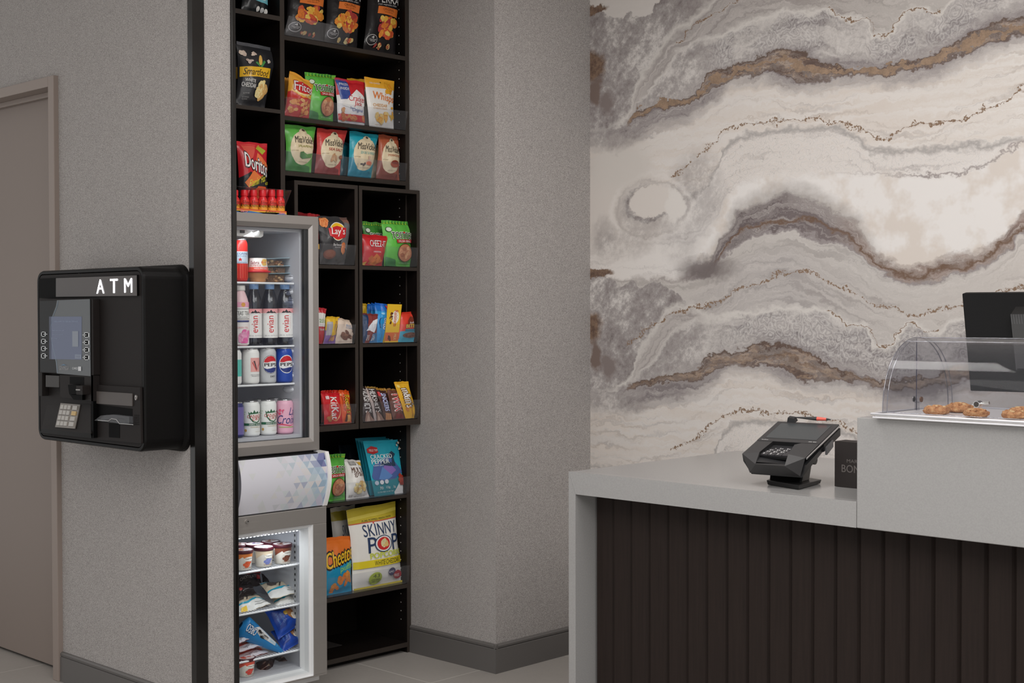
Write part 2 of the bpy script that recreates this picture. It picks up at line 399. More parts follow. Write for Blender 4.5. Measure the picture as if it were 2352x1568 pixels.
# ------------------------------------------------------------------ the marble-look mural
MX0, MX1, MZ0, MZ1, WY = -3.44, -1.40, 0.40, 2.70, 3.948
PER = 0.978
def mural():
    m = bpy.data.materials.new('agate_mural'); m.use_nodes = True; t = NT(m); b = t.n['Principled BSDF']
    b.inputs['Roughness'].default_value = .7; b.inputs['Specular IOR Level'].default_value = .3
    p = t.pos(); s = t.sep(p)
    # domain warp
    w1 = t.noise(p, 4., 2); w2 = t.noise(t.scale(p, (1, 1, 1.7)), 17., 5, .6); w3 = t.noise(p, 75., 3)
    w4 = t.noise(t.scale(p, (1, 5, 1)), 9.3, 4, .6)
    def cen(n, a): return t.math('MULTIPLY_ADD', n, 2*a, -a)
    left = t.ramp(t.math('MULTIPLY_ADD', s[0], 1/(MX1-MX0), -MX0/(MX1-MX0)), [(.0, 1.), (.14, 1.), (.30, 0.), (1, 0.)])
    dz = t.math('ADD', t.math('ADD', cen(w1, .012), cen(w2, .034)), cen(w3, .010))
    zz = t.math('ADD', s[2], dz); xx = t.math('ADD', s[0], cen(w4, .05))
    x = t.math('MULTIPLY_ADD', xx, 1/(MX1-MX0), -MX0/(MX1-MX0)); z = t.math('MULTIPLY_ADD', zz, 1/(MZ1-MZ0), -MZ0/(MZ1-MZ0))
    pz = t.math('MULTIPLY_ADD', s[2], 1/(MZ1-MZ0), -MZ0/(MZ1-MZ0)); pxx = t.math('MULTIPLY_ADD', s[0], 1/(MX1-MX0), -MX0/(MX1-MX0))
    U = MZ1-MZ0
    def conv(pts, dzs=0.):
        o = []
        for (a, c) in pts:
            q = at(a, c, 1, WY); o.append(((q.x-MX0)/(MX1-MX0), (q.z+dzs-MZ0)/(MZ1-MZ0)))
        o.sort()
        if o[0][0] > 0: o = [(-.05, o[0][1])]+o
        o.append((1.05, o[-1][1]))
        return o
    def xr(stops):
        o = []
        for (a, c) in stops: o.append((min(1, max(0, (at(a, 784, 1, WY).x-MX0)/(MX1-MX0))), lin(c) if isinstance(c, tuple) else c))
        return o
    CREAM, WHITE, BEIGE = (219, 213, 208), (230, 226, 223), (210, 199, 189)
    GREY, LGREY, MAUVE, DMAUVE, BROWN, GOLD = (163, 157, 155), (183, 178, 174), (134, 125, 127), (103, 93, 94), (110, 88, 77), (150, 121, 96)
    # fine lines that follow the strata
    def under(cv, soft):
        d = t.math('SUBTRACT', cv, z)
        return t.math('MULTIPLY_ADD', d, U/soft, .5, clamp=True), d
    # mottled stone for the left edge
    mot = t.noise(p, 38., 8, .78); mot2 = t.noise(p, 7., 4, .6)
    mdir = t.noise(t.comb(t.math('MULTIPLY', t.math('ADD', s[0], s[2]), 5.), 0., t.math('MULTIPLY', t.math('SUBTRACT', s[2], s[0]), 22.)), 1., 5, .7)
    stone = t.ramp(t.math('MULTIPLY_ADD', mot, .42, t.math('MULTIPLY_ADD', mot2, .38, t.math('MULTIPLY', mdir, .2))), [(.38, lin((106, 97, 97))), (.43, lin((138, 130, 129))), (.51, lin((166, 160, 158))), (.585, lin((212, 207, 203)))])
    # agate lace: contour lines of a noise field
    lf = t.noise(p, 20., 2, .55, .15); lc = t.math('PINGPONG', t.math('MULTIPLY', lf, 9.), .5)
    lace = t.ramp(lc, [(0., lin((120, 113, 114))), (.05, lin((140, 134, 134))), (.11, lin((166, 161, 160))), (.30, lin((158, 153, 153))), (.38, lin((172, 167, 166))), (.45, lin((194, 190, 187))), (.5, lin((184, 180, 178)))])
    wlace = t.ramp(lc, [(0., lin((176, 170, 165))), (.05, lin((210, 204, 199))), (.3, lin((218, 212, 208))), (.42, lin((206, 196, 188))), (.5, lin((226, 221, 217)))])
    fl = t.noise(t.comb(t.math('MULTIPLY', s[0], 1.6), 0., t.math('MULTIPLY', zz, 55.)), 1., 4, .6)
    TRACE = {
     'lobes': [(1356, 18), (1400, 36), (1430, 44), (1450, 30), (1468, 43), (1490, 32), (1505, 5), (1530, -25), (1700, -60), (2352, -60)],
     'streak': [(1356, 306), (1400, 296), (1440, 262), (1465, 195), (1500, 135), (1540, 80), (1590, 45), (1640, 0), (1700, -50), (2352, -50)],
     'lacetop': [(1356, 312), (1400, 302), (1450, 262), (1500, 205), (1550, 135), (1600, 96), (1650, 84), (1700, 62), (1750, 47), (1800, 30), (1850, 28), (1900, 22), (1950, 45), (1985, 42), (2010, 88), (2050, 78), (2075, 40), (2100, 20), (2150, 33), (2200, -10), (2352, -40)],
     'mauve': [(1356, 320), (1420, 300), (1450, 262), (1500, 240), (1560, 215), (1600, 185), (1650, 155), (1700, 142), (1750, 120), (1800, 105), (1850, 115), (1900, 135), (1950, 132), (2000, 138), (2050, 138), (2100, 122), (2150, 105), (2200, 78), (2250, 52), (2300, 22), (2352, 5)],
     'brown': [(1430, 292), (1450, 266), (1500, 246), (1560, 226), (1600, 213), (1620, 172), (1650, 160), (1700, 148), (1750, 126), (1800, 112), (1850, 124), (1900, 147), (1950, 156), (2000, 162), (2050, 152), (2100, 142), (2150, 124), (2200, 98), (2250, 72), (2300, 48), (2352, 38)],
     'brownend': [(1430, 290), (1450, 276), (1500, 258), (1560, 240), (1600, 228), (1620, 216), (1650, 197), (1700, 180), (1750, 166), (1800, 168), (1850, 190), (1900, 182), (1950, 170), (2000, 171), (2050, 173), (2100, 161), (2150, 147), (2200, 126), (2250, 107), (2300, 88), (2352, 78)],
     'pale': [(1356, 330), (1400, 318), (1450, 322), (1500, 305), (1560, 285), (1600, 262), (1650, 228), (1700, 192), (1750, 186), (1800, 200), (1850, 207), (1900, 198), (1950, 190), (2000, 188), (2050, 195), (2100, 190), (2150, 178), (2200, 150), (2250, 132), (2300, 112), (2352, 92)],
     'lace2': [(1560, 460), (1640, 400), (1665, 345), (1700, 318), (1750, 304), (1800, 299), (1850, 297), (1900, 292), (1950, 300), (1990, 335), (2030, 350), (2100, 345), (2200, 335), (2300, 330), (2352, 320)],
     'dark': [(1356, 640), (1560, 640), (1600, 618), (1640, 592), (1660, 545), (1680, 515), (1700, 490), (1750, 466), (1800, 448), (1850, 458), (1900, 480), (1950, 505), (1980, 532), (2000, 570), (2050, 602), (2100, 612), (2150, 597), (2200, 582), (2250, 577), (2300, 545), (2330, 505), (2352, 480)],
     'darkend': [(1356, 640), (1560, 650), (1600, 645), (1640, 628), (1665, 592), (1700, 560), (1750, 536), (1800, 530), (1850, 540), (1900, 556), (1950, 566), (1980, 590), (2000, 612), (2050, 636), (2100, 648), (2150, 645), (2200, 627), (2250, 612), (2300, 590), (2330, 562), (2352, 530)],
     'greyflow': [(1356, 700), (1560, 690), (1620, 665), (1660, 640), (1700, 596), (1750, 574), (1800, 572), (1850, 585), (1900, 612), (1950, 640), (2000, 662), (2100, 682), (2200, 672), (2280, 650), (2352, 620)],
    }
    col = t.mix(t.math('MULTIPLY', fl, .35), lin(CREAM)+(1,), lin(LGREY)+(1,))
    def layer(col, key, stops, soft, sh=0., tex=None, line=None, strat=.42, x0=None):
        cv = t.curve(x, conv(TRACE[key], -sh)); f, d = under(cv, soft)
        c = t.ramp(pxx, xr(stops)) if isinstance(stops, list) else lin(stops)+(1,)
        if tex is not None: c = t.mix(tex[0], c, tex[1])
        sn = t.noise(t.comb(t.math('MULTIPLY', s[0], 2.2), sh*3+len(key), t.math('MULTIPLY', d, U*48.)), 1., 5, .62)
        hi, lo_ = t.ramp(sn, [(.455, 0.), (.46, .5), (.50, .15), (.505, .6), (.55, .3), (.555, .95), (.60, .5)]), t.ramp(sn, [(.34, .75), (.38, .35), (.385, .6), (.415, .15), (.42, .35), (.445, .05), (.452, 0.)])
        c = t.mix(t.math('MULTIPLY', hi, strat), c, lin((226, 220, 215))+(1,)); c = t.mix(t.math('MULTIPLY', lo_, strat), c, lin((128, 118, 117))+(1,))
        out = t.mix(f, col, c)
        if line:
            lw, lcol = line
            g = t.math('SUBTRACT', 1., t.math('DIVIDE', t.math('ABSOLUTE', d), lw/U), clamp=True)
            if x0: g = t.math('MULTIPLY', g, t.ramp(pxx, xr([(x0, 0.), (x0+25, 1.), (2352, 1.)])))
            out = t.mix(g, out, lin(lcol)+(1,))
        return out
    lm = t.ramp(pxx, xr([(1356, 1.), (1560, .9), (1680, .0), (2352, 0.)]))
    for row in (0, 1):
        sh = PER*row
        if row:
            tail = [(a, c+6) for a, c in TRACE['lacetop'] if a >= 1700]
            TRACE['lobes'] = [(1356, 18), (1400, 36), (1430, 44), (1450, 30), (1468, 43), (1490, 32), (1505, 25), (1530, 30), (1560, 50), (1600, 84), (1650, 92)]+tail
            TRACE['streak'] = [(1356, 306), (1400, 296), (1440, 262), (1465, 195), (1500, 135), (1540, 80), (1580, 66), (1620, 84), (1650, 91)]+tail
        col = layer(col, 'lobes', [(1356, (150, 141, 139)), (2352, (170, 163, 160))], .006, sh, (lm, stone), strat=0.)
        col = layer(col, 'streak', [(1356, (190, 184, 179)), (1480, (168, 161, 158)), (1650, (158, 151, 149)), (1900, (168, 161, 157)), (2352, (178, 173, 168))], .03, sh, (t.math('MULTIPLY', fl, .4), lin(LGREY)+(1,)), (.022, (205, 200, 195)))
        col = layer(col, 'lacetop', [(1356, (196, 190, 185)), (1500, (178, 172, 169)), (2352, (170, 165, 162))], .01, sh, (t.ramp(pxx, xr([(1356, 0.), (1560, .0), (1660, 1.), (2352, .95)])), t.mix(t.ramp(mot2, [(.46, 0.), (.56, .8)]), lace, t.mix(.5, stone, lin((196, 191, 187))+(1,)))), (.018, (212, 207, 202)))
        col = t.mix(t.math('MULTIPLY', under(t.curve(x, conv(TRACE['lacetop'], -sh)), .02)[0], t.ramp(pxx, xr([(1356, .9), (1590, .85), (1660, 0.), (2352, 0.)]))), col, stone)
        col = layer(col, 'mauve', [(1356, (150, 142, 142)), (1560, (150, 143, 142)), (1700, (120, 111, 113)), (2352, (122, 113, 115))], .035, sh, (t.math('MULTIPLY', fl, .5), lin(GREY)+(1,)))
        gb = t.ramp(t.noise(t.scale(p, (1, 1, 2.4)), 16., 6, .66, .3), [(.40, lin((92, 75, 68))), (.50, lin((104, 86, 77))), (.54, lin((118, 98, 87))), (.57, lin((140, 118, 101))), (.61, lin((152, 130, 110))), (.635, lin((108, 89, 79))), (.68, lin((138, 116, 99)))])
        col = layer(col, 'brown', [(1356, (150, 142, 142)), (1432, (150, 142, 142)), (1440, BROWN), (2352, BROWN)], .006, sh, (t.ramp(pxx, xr([(1356, 0.), (1440, .0), (1470, 1.), (2352, 1.)])), gb), (.006, (96, 78, 68)), x0=1435, strat=.3)
        cgd = t.curve(x, conv([((a+c)/2, (b_+d_)/2) for (a, b_), (c, d_) in zip(TRACE['brown'], [min(TRACE['brownend'], key=lambda q: abs(q[0]-pp[0])) for pp in TRACE['brown']])], -sh))
        dg = t.math('ABSOLUTE', t.math('SUBTRACT', cgd, t.math('ADD', z, t.math('MULTIPLY_ADD', w2, .03/U*2, -.03/U))))
        gw = t.math('MULTIPLY', t.ramp(t.noise(t.comb(s[0], 0., 3.), 9., 4, .7), [(.36, .1), (.60, 1.)]), .017/U)
        gd = t.mix(t.ramp(mot, [(.42, 0.), (.58, 1.)]), lin((138, 117, 99))+(1,), lin((162, 137, 115))+(1,))
        col = t.mix(t.math('MULTIPLY', t.math('MULTIPLY', t.math('LESS_THAN', dg, gw), t.ramp(pxx, xr([(1440, 0.), (1450, 1.), (2352, 1.)]))), 1. if not row else .28), col, gd)
        col = layer(col, 'brownend', [(1356, (166, 160, 158)), (1480, (122, 113, 115)), (1900, (120, 111, 113)), (2352, (128, 119, 121))], .007, sh, (t.math('MULTIPLY', fl, .6), lin(GREY)+(1,)), (.005, (104, 88, 82)), x0=1435)
        col = layer(col, 'pale', [(1356, (196, 190, 185)), (1500, (218, 213, 209)), (2000, (220, 214, 209)), (2352, (226, 221, 216))], .055, sh, (t.ramp(fl, [(.42, 0.), (.6, .75)]), lin(BEIGE)+(1,)))
        col = layer(col, 'lace2', [(1356, CREAM), (1640, WHITE), (2352, WHITE)], .02, sh, (t.ramp(pxx, xr([(1356, 0.), (1600, .0), (1680, .9), (2200, .6), (2352, .4)])), wlace), (.016, (172, 167, 164)))
        if row: break
        # wide pale flow with beige drifts
        cv = t.curve(x, conv([(1356, 700), (1560, 640), (1640, 520), (1680, 440), (1750, 408), (1850, 402), (1950, 396), (2050, 397), (2100, 398), (2200, 398), (2250, 380), (2300, 352), (2352, 322)], -sh)); f, d = under(cv, .03)
        drift = t.mix(t.ramp(mot2, [(.45, 0.), (.56, 1.)]), lin((230, 226, 223))+(1,), lin((217, 208, 200))+(1,))
        col = t.mix(f, col, drift); g = t.math('SUBTRACT', 1., t.math('DIVIDE', t.math('ABSOLUTE', d), .006/U), clamp=True)
        col = t.mix(t.math('MULTIPLY', g, t.ramp(pxx, xr([(1850, 0.), (2050, .5), (2120, 1.), (2352, .8)]))), col, lin((150, 140, 138))+(1,))
        cg = t.curve(x, conv([(1356, 600), (1560, 610), (1620, 585), (1650, 545), (1690, 480), (1750, 440), (1800, 425), (1850, 430), (1900, 455), (1950, 480), (1990, 530), (2040, 590), (2150, 590), (2352, 470)], -sh)); f, d = under(cg, .06)
        col = t.mix(t.math('MULTIPLY', f, t.ramp(pxx, xr([(1600, 0.), (1680, .8), (1980, .8), (2050, .0)]))), col, lin((170, 164, 160))+(1,))
        brn = t.mix(t.ramp(t.noise(t.scale(p, (1, 1, 1.5)), 16., 4, .6, .4), [(.44, 0.), (.56, 1.)]), lin((124, 104, 92))+(1,), lin((146, 124, 112))+(1,))
        col = layer(col, 'dark', [(1356, (196, 190, 185)), (1560, (160, 152, 149)), (1600, (124, 115, 115)), (1700, DMAUVE), (1950, (122, 112, 112)), (2352, MAUVE)], .022, sh,
                    (t.ramp(pxx, xr([(1900, 0.), (2000, .7), (2352, .8)])), brn), x0=1580)
        cb = t.curve(x, conv([(1560, 650), (1640, 612), (1662, 590), (1690, 540), (1720, 524), (1760, 515), (1850, 508), (1900, 520), (1950, 545), (1980, 570), (2020, 606), (2080, 628), (2120, 632), (2160, 612), (2200, 612), (2250, 596), (2300, 566), (2330, 545), (2352, 520)], -sh)); f, d = under(cb, .02)
        g = t.math('SUBTRACT', 1., t.math('DIVIDE', t.math('ABSOLUTE', d), .011/U), clamp=True)
        col = t.mix(t.math('MULTIPLY', g, t.ramp(pxx, xr([(1600, 0.), (1650, 1.), (2352, 1.)]))), col, lin((112, 88, 72))+(1,))
        col = layer(col, 'darkend', [(1356, (200, 194, 188)), (1560, (186, 180, 175)), (2000, (186, 181, 177)), (2352, (200, 193, 187))], .01, sh, (t.math('MULTIPLY', fl, .5), lin((176, 171, 168))+(1,)), (.008, (150, 142, 142)), x0=1580)
        col = layer(col, 'greyflow', [(1356, (196, 190, 185)), (1560, (176, 170, 167)), (1800, (168, 163, 162)), (2100, (186, 180, 175)), (2352, (196, 189, 183))], .05, sh, (t.math('MULTIPLY', fl, .7), lin((186, 180, 176))+(1,)))
    # round pool and stone blotches at the left edge
    def patch(cx, cy, rx, ry, c, soft, col, tex=None, sh=0., ring=None, k=1.):
        q = at(cx, cy, 1, WY); sc = (at(cx+50, cy, 1, WY).x-q.x)/50; sz = (q.z-at(cx, cy+50, 1, WY).z)/50
        a = t.math('DIVIDE', t.math('SUBTRACT', xx, q.x), rx*sc); e = t.math('DIVIDE', t.math('SUBTRACT', zz, q.z-sh), ry*sz)
        r = t.math('SQRT', t.math('ADD', t.math('MULTIPLY', a, a), t.math('MULTIPLY', e, e)))
        if ring: f = t.math('SUBTRACT', 1., t.math('DIVIDE', t.math('ABSOLUTE', t.math('SUBTRACT', r, 1.)), ring), clamp=True)
        else: f = t.math('MULTIPLY_ADD', t.math('SUBTRACT', 1., r), 1/soft, .5, clamp=True)
        return t.mix(t.math('MULTIPLY', f, k), col, tex if tex is not None else lin(c)+(1,))
    col = patch(1420, 480, 120, 110, (210, 203, 197), .3, col)
    col = patch(1492, 480, 78, 58, None, .35, col, stone, k=.5)
    col = patch(1600, 440, 60, 90, None, .6, col, stone, k=.55)
    col = patch(1490, 478, 92, 76, (228, 223, 219), .2, col, ring=.10, k=.45)
    col = patch(1492, 480, 80, 64, (156, 148, 145), .2, col, ring=.09, k=.4)
    col = patch(1430, 560, 70, 30, None, .8, col, stone, k=.45)
    col = patch(1384, 540, 22, 40, None, .8, col, stone, k=.5)
    col = patch(1560, 560, 40, 44, None, .8, col, stone, k=.35)
    col = patch(1490, 470, 57, 44, (126, 117, 115), .1, col, stone, k=.95)
    col = patch(1496, 464, 52, 38, (216, 209, 203), .12, col)
    col = patch(1548, 470, 20, 38, (222, 217, 212), .2, col)
    col = patch(1420, 380, 70, 55, (208, 202, 196), .6, col)
    for sh in (0., PER):
        col = patch(1410, 318, 62, 26, None, .9, col, stone, sh=sh, k=.7)
        pb = t.mix(t.ramp(mot, [(.4, 0.), (.6, 1.)]), lin((98, 78, 68))+(1,), lin((136, 112, 94))+(1,))
        col = patch(1360, 24, 40, 13, None, .25, col, pb, sh=sh)
        col = patch(1358, 152, 26, 34, None, .5, col, pb, sh=sh)
        col = patch(1370, 212, 12, 34, (122, 106, 99), .5, col, sh=sh)
        col = patch(1397, 236, 18, 28, (132, 121, 118), .6, col, sh=sh)
        if not sh: col = patch(1625, 618, 60, 26, (116, 107, 106), .9, col, sh=sh, k=.9)
    # gold veins: broken crackle lines
    def vein(col, pts, wd, sh=0., dens=.5, colr=(136, 112, 92)):
        cv = t.curve(x, conv(pts, -sh)); d = t.math('ABSOLUTE', t.math('SUBTRACT', cv, z))
        width = t.math('MULTIPLY', t.ramp(t.noise(t.comb(s[0], 0., 0.), 14., 4, .7), [(.40, 0.12), (.62, 1.)]), wd/U)
        f = t.math('LESS_THAN', d, width)
        crack = t.ramp(t.noise(p, 130., 3, .6), [(dens, 0.), (dens+.04, 1.)])
        core = t.math('MULTIPLY', t.math('LESS_THAN', d, .0011/U), t.math('GREATER_THAN', t.noise(p, 11., 3, .6), .42))
        g = conv(pts)[1:-1] if pts[0][0] > 1357 else conv(pts)
        gate = t.math('MULTIPLY', t.math('GREATER_THAN', pxx, g[0][0]), t.math('LESS_THAN', pxx, g[-1][0]))
        return t.mix(t.math('MULTIPLY', t.math('MAXIMUM', t.math('MULTIPLY', f, crack), core), gate), col, lin(colr)+(1,))
    V1 = [(1540, 405), (1590, 370), (1640, 325), (1670, 300), (1700, 286), (1750, 278), (1800, 275), (1850, 268), (1900, 276), (1950, 284), (1980, 300), (2010, 321), (2040, 323), (2060, 305), (2080, 292), (2120, 281), (2160, 280), (2200, 276), (2250, 256), (2300, 232), (2352, 200)]
    V2 = [(1440, 785), (1500, 745), (1560, 716), (1640, 696), (1700, 662), (1750, 648), (1780, 630), (1850, 626), (1880, 636), (1950, 672), (2010, 696), (2060, 710), (2100, 722), (2150, 714), (2200, 700), (2352, 660)]
    V3 = [(1550, 100), (1580, 66), (1620, 42), (1645, 30), (1690, 2), (1720, -20)]
    V4 = [(1900, 20), (1930, 34), (1950, 48), (1985, 42), (2005, 60), (2012, 86), (2050, 74), (2065, 50), (2080, 30), (2100, 19), (2130, 32), (2160, 20)]
    for sh in (0., PER):
        col = vein(col, V1, .010, sh)
        if not sh: col = vein(col, V2, .011, sh); col = vein(col, V3, .004, sh, .45)
        col = vein(col, V4, .005, sh, .45)
    t.link(col, b.inputs['Base Color'])
    return m
MURAL = mural()
# ------------------------------------------------------------------ the room
YL = 2.335            # wall with the door and the cash machine
XS = -3.596           # plane of the niche opening
YR = 3.440            # wall at the end of the niche
XC = -3.418           # wall turning towards the mural
ZT = 2.75
def slab(name, a, b, m): return struct(name, MB().box(a, b, m))
slab('floor', (-6.6, -1.2, -.05), (1.6, 4.3, 0), FLOOR)
slab('ceiling', (-6.6, -1.2, ZT), (1.6, 4.3, ZT+.05), mat((232, 228, 222), .9, name='ceiling_paint'))
xa = at(131.5, 784, 1, YL).x           # right side of the door opening
mb = MB()
mb.box((xa-.02, YL, 0), (-3.608, YL+.022, ZT), FABRIC)
mb.box((-6.6, YL, 2.07), (xa-.02, YL+.138, ZT), FABRIC)
mb.box((-6.6, YL, 0), (-5.48, YL+.138, 2.07), FABRIC)
struct('wall_left', mb)
# strip of wall facing the counter, beside the niche
y0, y1 = at(471, 784, 0, XS).y, at(533, 784, 0, XS).y
slab('wall_niche_side', (XS-.007, YL+.001, 0), (XS, y1, ZT), FABRIC)
BLK = mat((16, 14, 13), .16, 0, .6, name='black_lacquer')
mb = MB(); mb.box((at(446, 784, 1, YL-.006).x, YL-.007, 0), (XS+.004, YL-.0005, ZT), BLK)
mb.box((XS-.02, YL-.007, 0), (XS+.006, y0, ZT), BLK); struct('trim_1', mb, bevel=.002)
y2 = at(546, 784, 0, XS+.008).y
mb = MB(); mb.box((XS-.007, y1, 0), (XS+.008, y2, ZT), BLK); struct('trim_2', mb, bevel=.002)
slab('wall_niche_left', (-4.22, YL+.0225, 0), (-3.62, YL+.03, ZT), mat((60, 56, 54), .8))
slab('wall_niche_back', (-4.24, YL+.0225, 0), (-4.17, YR, ZT), FABRIC)
mb = MB(); mb.box((-4.24, YR, 0), (XC, WY, ZT), FABRIC); struct('wall_corner', mb)
slab('wall_mural', (-4.24, WY, 0), (1.6, WY+.1, ZT), MURAL)
# baseboards: cove-topped rubber base
BASE = mat((98, 95, 93), .5, name='rubber_base')
def baseboard(name, a, b, nrm):
    a, b, n = Vector(a), Vector(b), Vector(nrm)
    pr = [(0, 0), (.012, 0), (.011, .084), (.006, .087), (.010, .0885), (.011, .096), (.006, .101), (0, .102)]
    mb = MB(); mb.prism([a+n*x+Vector((0, 0, z)) for x, z in pr], b-a, BASE)
    struct(name, mb)
baseboard('baseboard_left', (xa+.02, YL, 0), (-3.625, YL, 0), (0, -1, 0))
baseboard('baseboard_corner', (-3.86, YR, 0), (XC+.011, YR, 0), (0, -1, 0))
baseboard('baseboard_side', (XC, YR-.011, 0), (XC, WY, 0), (1, 0, 0))
# the door in its frame
DP = mat((134, 121, 113), .5, name='taupe_paint'); DF = mat((146, 133, 125), .48, name='taupe_frame_paint')
yf = YL-.018; fi = at(114.8, 784, 1, yf).x; fo = at(127.5, 784, 1, yf).x; zi = at(114.8, 197.8, 1, yf).z; zo = at(126.2, 171.4, 1, yf).z
dr = MB().box((-5.42, YL+.055, .01), (fi+.004, YL+.10, zi+.004), DP); d = struct('door_1', dr, bevel=.002)
hn = MB(); hn.box((-5.36, YL+.045, 0.9), (-5.31, YL+.055, 1.12), STEEL); hn.tube([(-5.335, YL+.05, 1.0), (-5.335, YL+.0, 1.0), (-5.22, YL+.0, 1.0)], .009, STEEL); hn.obj('door_handle', d)
mb = MB(); mb.box((fi, yf, 0), (fo, YL+.12, zo), DF); mb.box((-5.50, yf, zi), (fi, YL+.12, zo), DF); mb.box((-5.50, yf, 0), (-5.42, YL+.12, zi), DF)
mb.box((-5.42, YL+.036, zi-.018), (fi, YL+.054, zi), DF); mb.box((fi-.016, YL+.10, 0), (fi, YL+.12, zi), DF)
struct('trim_3', mb, bevel=.0015)
slab('wall_door_back', (-6.6, YL+.22, 0), (xa+.04, YL+.26, ZT), mat((30, 28, 27), .8))
# ------------------------------------------------------------------ bookcases
XM, XLC, XCB = -3.863, -3.828, -3.806
YD = at(654, 253, 0, XLC).y          # right side of the narrow bookcase
def zat(px, py, x): return at(px, py, 0, x).z
HOLE = mat((205, 200, 195), .4)
def bookcase(name, label, x0, x1, y0, y1, zb, zt, shelves, th=.018, kick=False, back=True, holes=True, top=True, lpanel=.018):
    """x0 front, x1 back; shelves: list of (z_bottom, z_top)"""
    t = thing(name, label, 'bookcase', ((x0+x1)/2, (y0+y1)/2, zb))
    e = .002
    def board(nm, a, b):
        mb = MB(); mb.box(a, (x0-e, b[1], b[2]), EBONY); mb.box((x0-e, a[1], a[2]), (x0, b[1], b[2]), EDGE); mb.obj(nm, t)
    board('side_panel', (x1, y0, zb), (x0, y0+lpanel, zt))
    mb = MB(); mb.box((x1, y1-th, zb), (x0-e, y1, zt), EBONY); mb.box((x0-e, y1-th, zb), (x0, y1, zt), EDGE)
    z = zb+.12
    while holes and z < zt-.08:
        mb.add([(x0-.035+.0022*math.cos(k*PI/4), y1-th-.0004, z+.0022*math.sin(k*PI/4)) for k in range(8)], [tuple(range(8))], HOLE); z += .032
    mb.obj('side_panel', t)
    for (a, b) in shelves: board('shelf', (x1+.006, y0+lpanel, a), (x0, y1-th, b))
    if top: board('top_panel', (x1+.006, y0+lpanel, zt-th), (x0, y1-th, zt))
    if back: MB().box((x1, y0+lpanel, zb), (x1+.006, y1-th, zt), EBONY).obj('back_panel', t)
    if kick: MB().box((x0-.055, y0+lpanel, zb), (x0-.04, y1-th, shelves[0][0]), EBONY).obj('kick_board', t)
    return t
s1 = (zat(651, 90.9, XM), zat(651, 80.5, XM)); s2 = (zat(655, 275.2, XM), zat(653, 265.4, XM)); s3 = (zat(655.2, 402.4, XM), zat(654, 391.6, XM))
sA = (zat(751.9, 1165.7, XM), zat(750, 1158, XM)); sB = (zat(752.4, 1384.3, XM), zat(752.4, 1374.7, XM)); sK = (zat(753.8, 1527, XM), zat(753.8, 1516, XM))
bookcase('bookcase', 'tall dark snack bookcase at the back of the niche, behind the two cubbies', XM, -4.165, YD+.003, YR-.002, 0, 2.62, [sK, sB, sA, s3, s2, s1], kick=True)
l1 = (zat(541, 29.5, XLC), zat(541, 18.6, XLC)); l2 = (zat(543.5, 248.4, XLC), zat(543.5, 239.6, XLC))
FT = 1.583                           # top of the drinks cooler
bookcase('bookcase', 'narrow dark bookcase column standing on top of the glass door drinks cooler', XLC, -4.165, YL+.04, YD, FT+.001, 2.62, [l2, l1], holes=False, lpanel=.012)
# two cubby units standing proud of the bookcase
yc1, yc2, yc3 = at(662.5, 500, 0, XCB).y, at(822, 500, 0, XCB).y, at(825, 500, 0, XCB).y
ct = zat(669.6, 413, XCB); c1 = (zat(735, 616, XCB), zat(735, 607.6, XCB)); c2 = (zat(734, 799.6, XCB), zat(734, 792.0, XCB)); c3 = (zat(737.6, 991.6, XCB), zat(737.6, 978.4, XCB))
yc1 = max(yc1, YD+.0225)
bookcase('cubby_shelf', 'small dark cubby shelf holding chips and candy, partly behind the cooler', XCB, -4.15, yc1, yc2, c3[0], ct, [c3, c2, c1], th=.014, lpanel=.014, holes=False)
bookcase('cubby_shelf', 'small dark cubby shelf at the wall end, with crackers and chocolate bars', XCB, -4.15, yc3, YR-.0025, c3[0], ct, [c3, c2, c1], th=.014, lpanel=.014, holes=False)
for o in list(C.objects):
    if o.name.startswith('cubby_shelf'): o['category'] = 'shelf'
# clear shelf lips
def lip(label, tl, tr, br, bl, X, out=.02, foot=.03, z=None):
    """clear bent strip: upright face leaning out plus a short foot"""
    P = [at(*tl, 0, X+out), at(*tr, 0, X+out), at(*br, 0, X), at(*bl, 0, X)]
    if z is not None: P[2].z = P[3].z = z+.0022
    mb = MB(); th = Vector((.002, 0, 0))
    mb.hexa([P[3], P[2], P[2]+th, P[3]+th], [P[0], P[1], P[1]+th, P[0]+th], CLEAR)
    a, b = P[3], P[2]; zz = Vector((0, 0, .0016))
    mb.hexa([a, b, b-Vector((foot, 0, 0)), a-Vector((foot, 0, 0))], [a+zz, b+zz, b-Vector((foot, 0, 0))+zz, a-Vector((foot, 0, 0))+zz], CLEAR)
    return tag(mb.obj('shelf_lip', origin=(a+b)/2), label, 'shelf lip', 'clear plastic shelf lips')
lip('clear plastic lip in front of the black vegetable chip bags', (663, 36), (806, 66), (797, 104), (651, 80), XM-.003, z=s1[1])
lip('clear plastic lip on the shelf of corn chip and popcorn bags, second from top', (656, 222), (936, 256), (930, 298), (653, 264), XM-.003, z=s2[1])
lip('clear plastic lip in front of four cream-labelled chip bags', (655, 345), (935, 375), (931, 418), (654, 391), XM-.003, z=s3[1])
lip('clear plastic lip across the black barbecue chips bag', (733, 558.5), (818, 563), (813, 608), (733, 604), XCB-.004, z=c1[1])
lip('clear plastic lip across the red cracker bag', (835, 564), (960, 568.5), (957, 612), (831, 609), XCB-.004, z=c1[1])
lip('clear plastic lip before the yellow and beige cookie bars', (735, 743), (817, 745), (813, 790), (735, 791), XCB-.004, z=c2[1])
lip('clear plastic lip before the blue cookies and yellow candy box', (837, 743), (965, 745), (960, 788), (831, 789), XCB-.004, z=c2[1])
lip('clear plastic lip before the red and orange wafer bars', (736, 928), (819, 927), (813, 972), (736, 976), XCB-.004, z=c3[1])
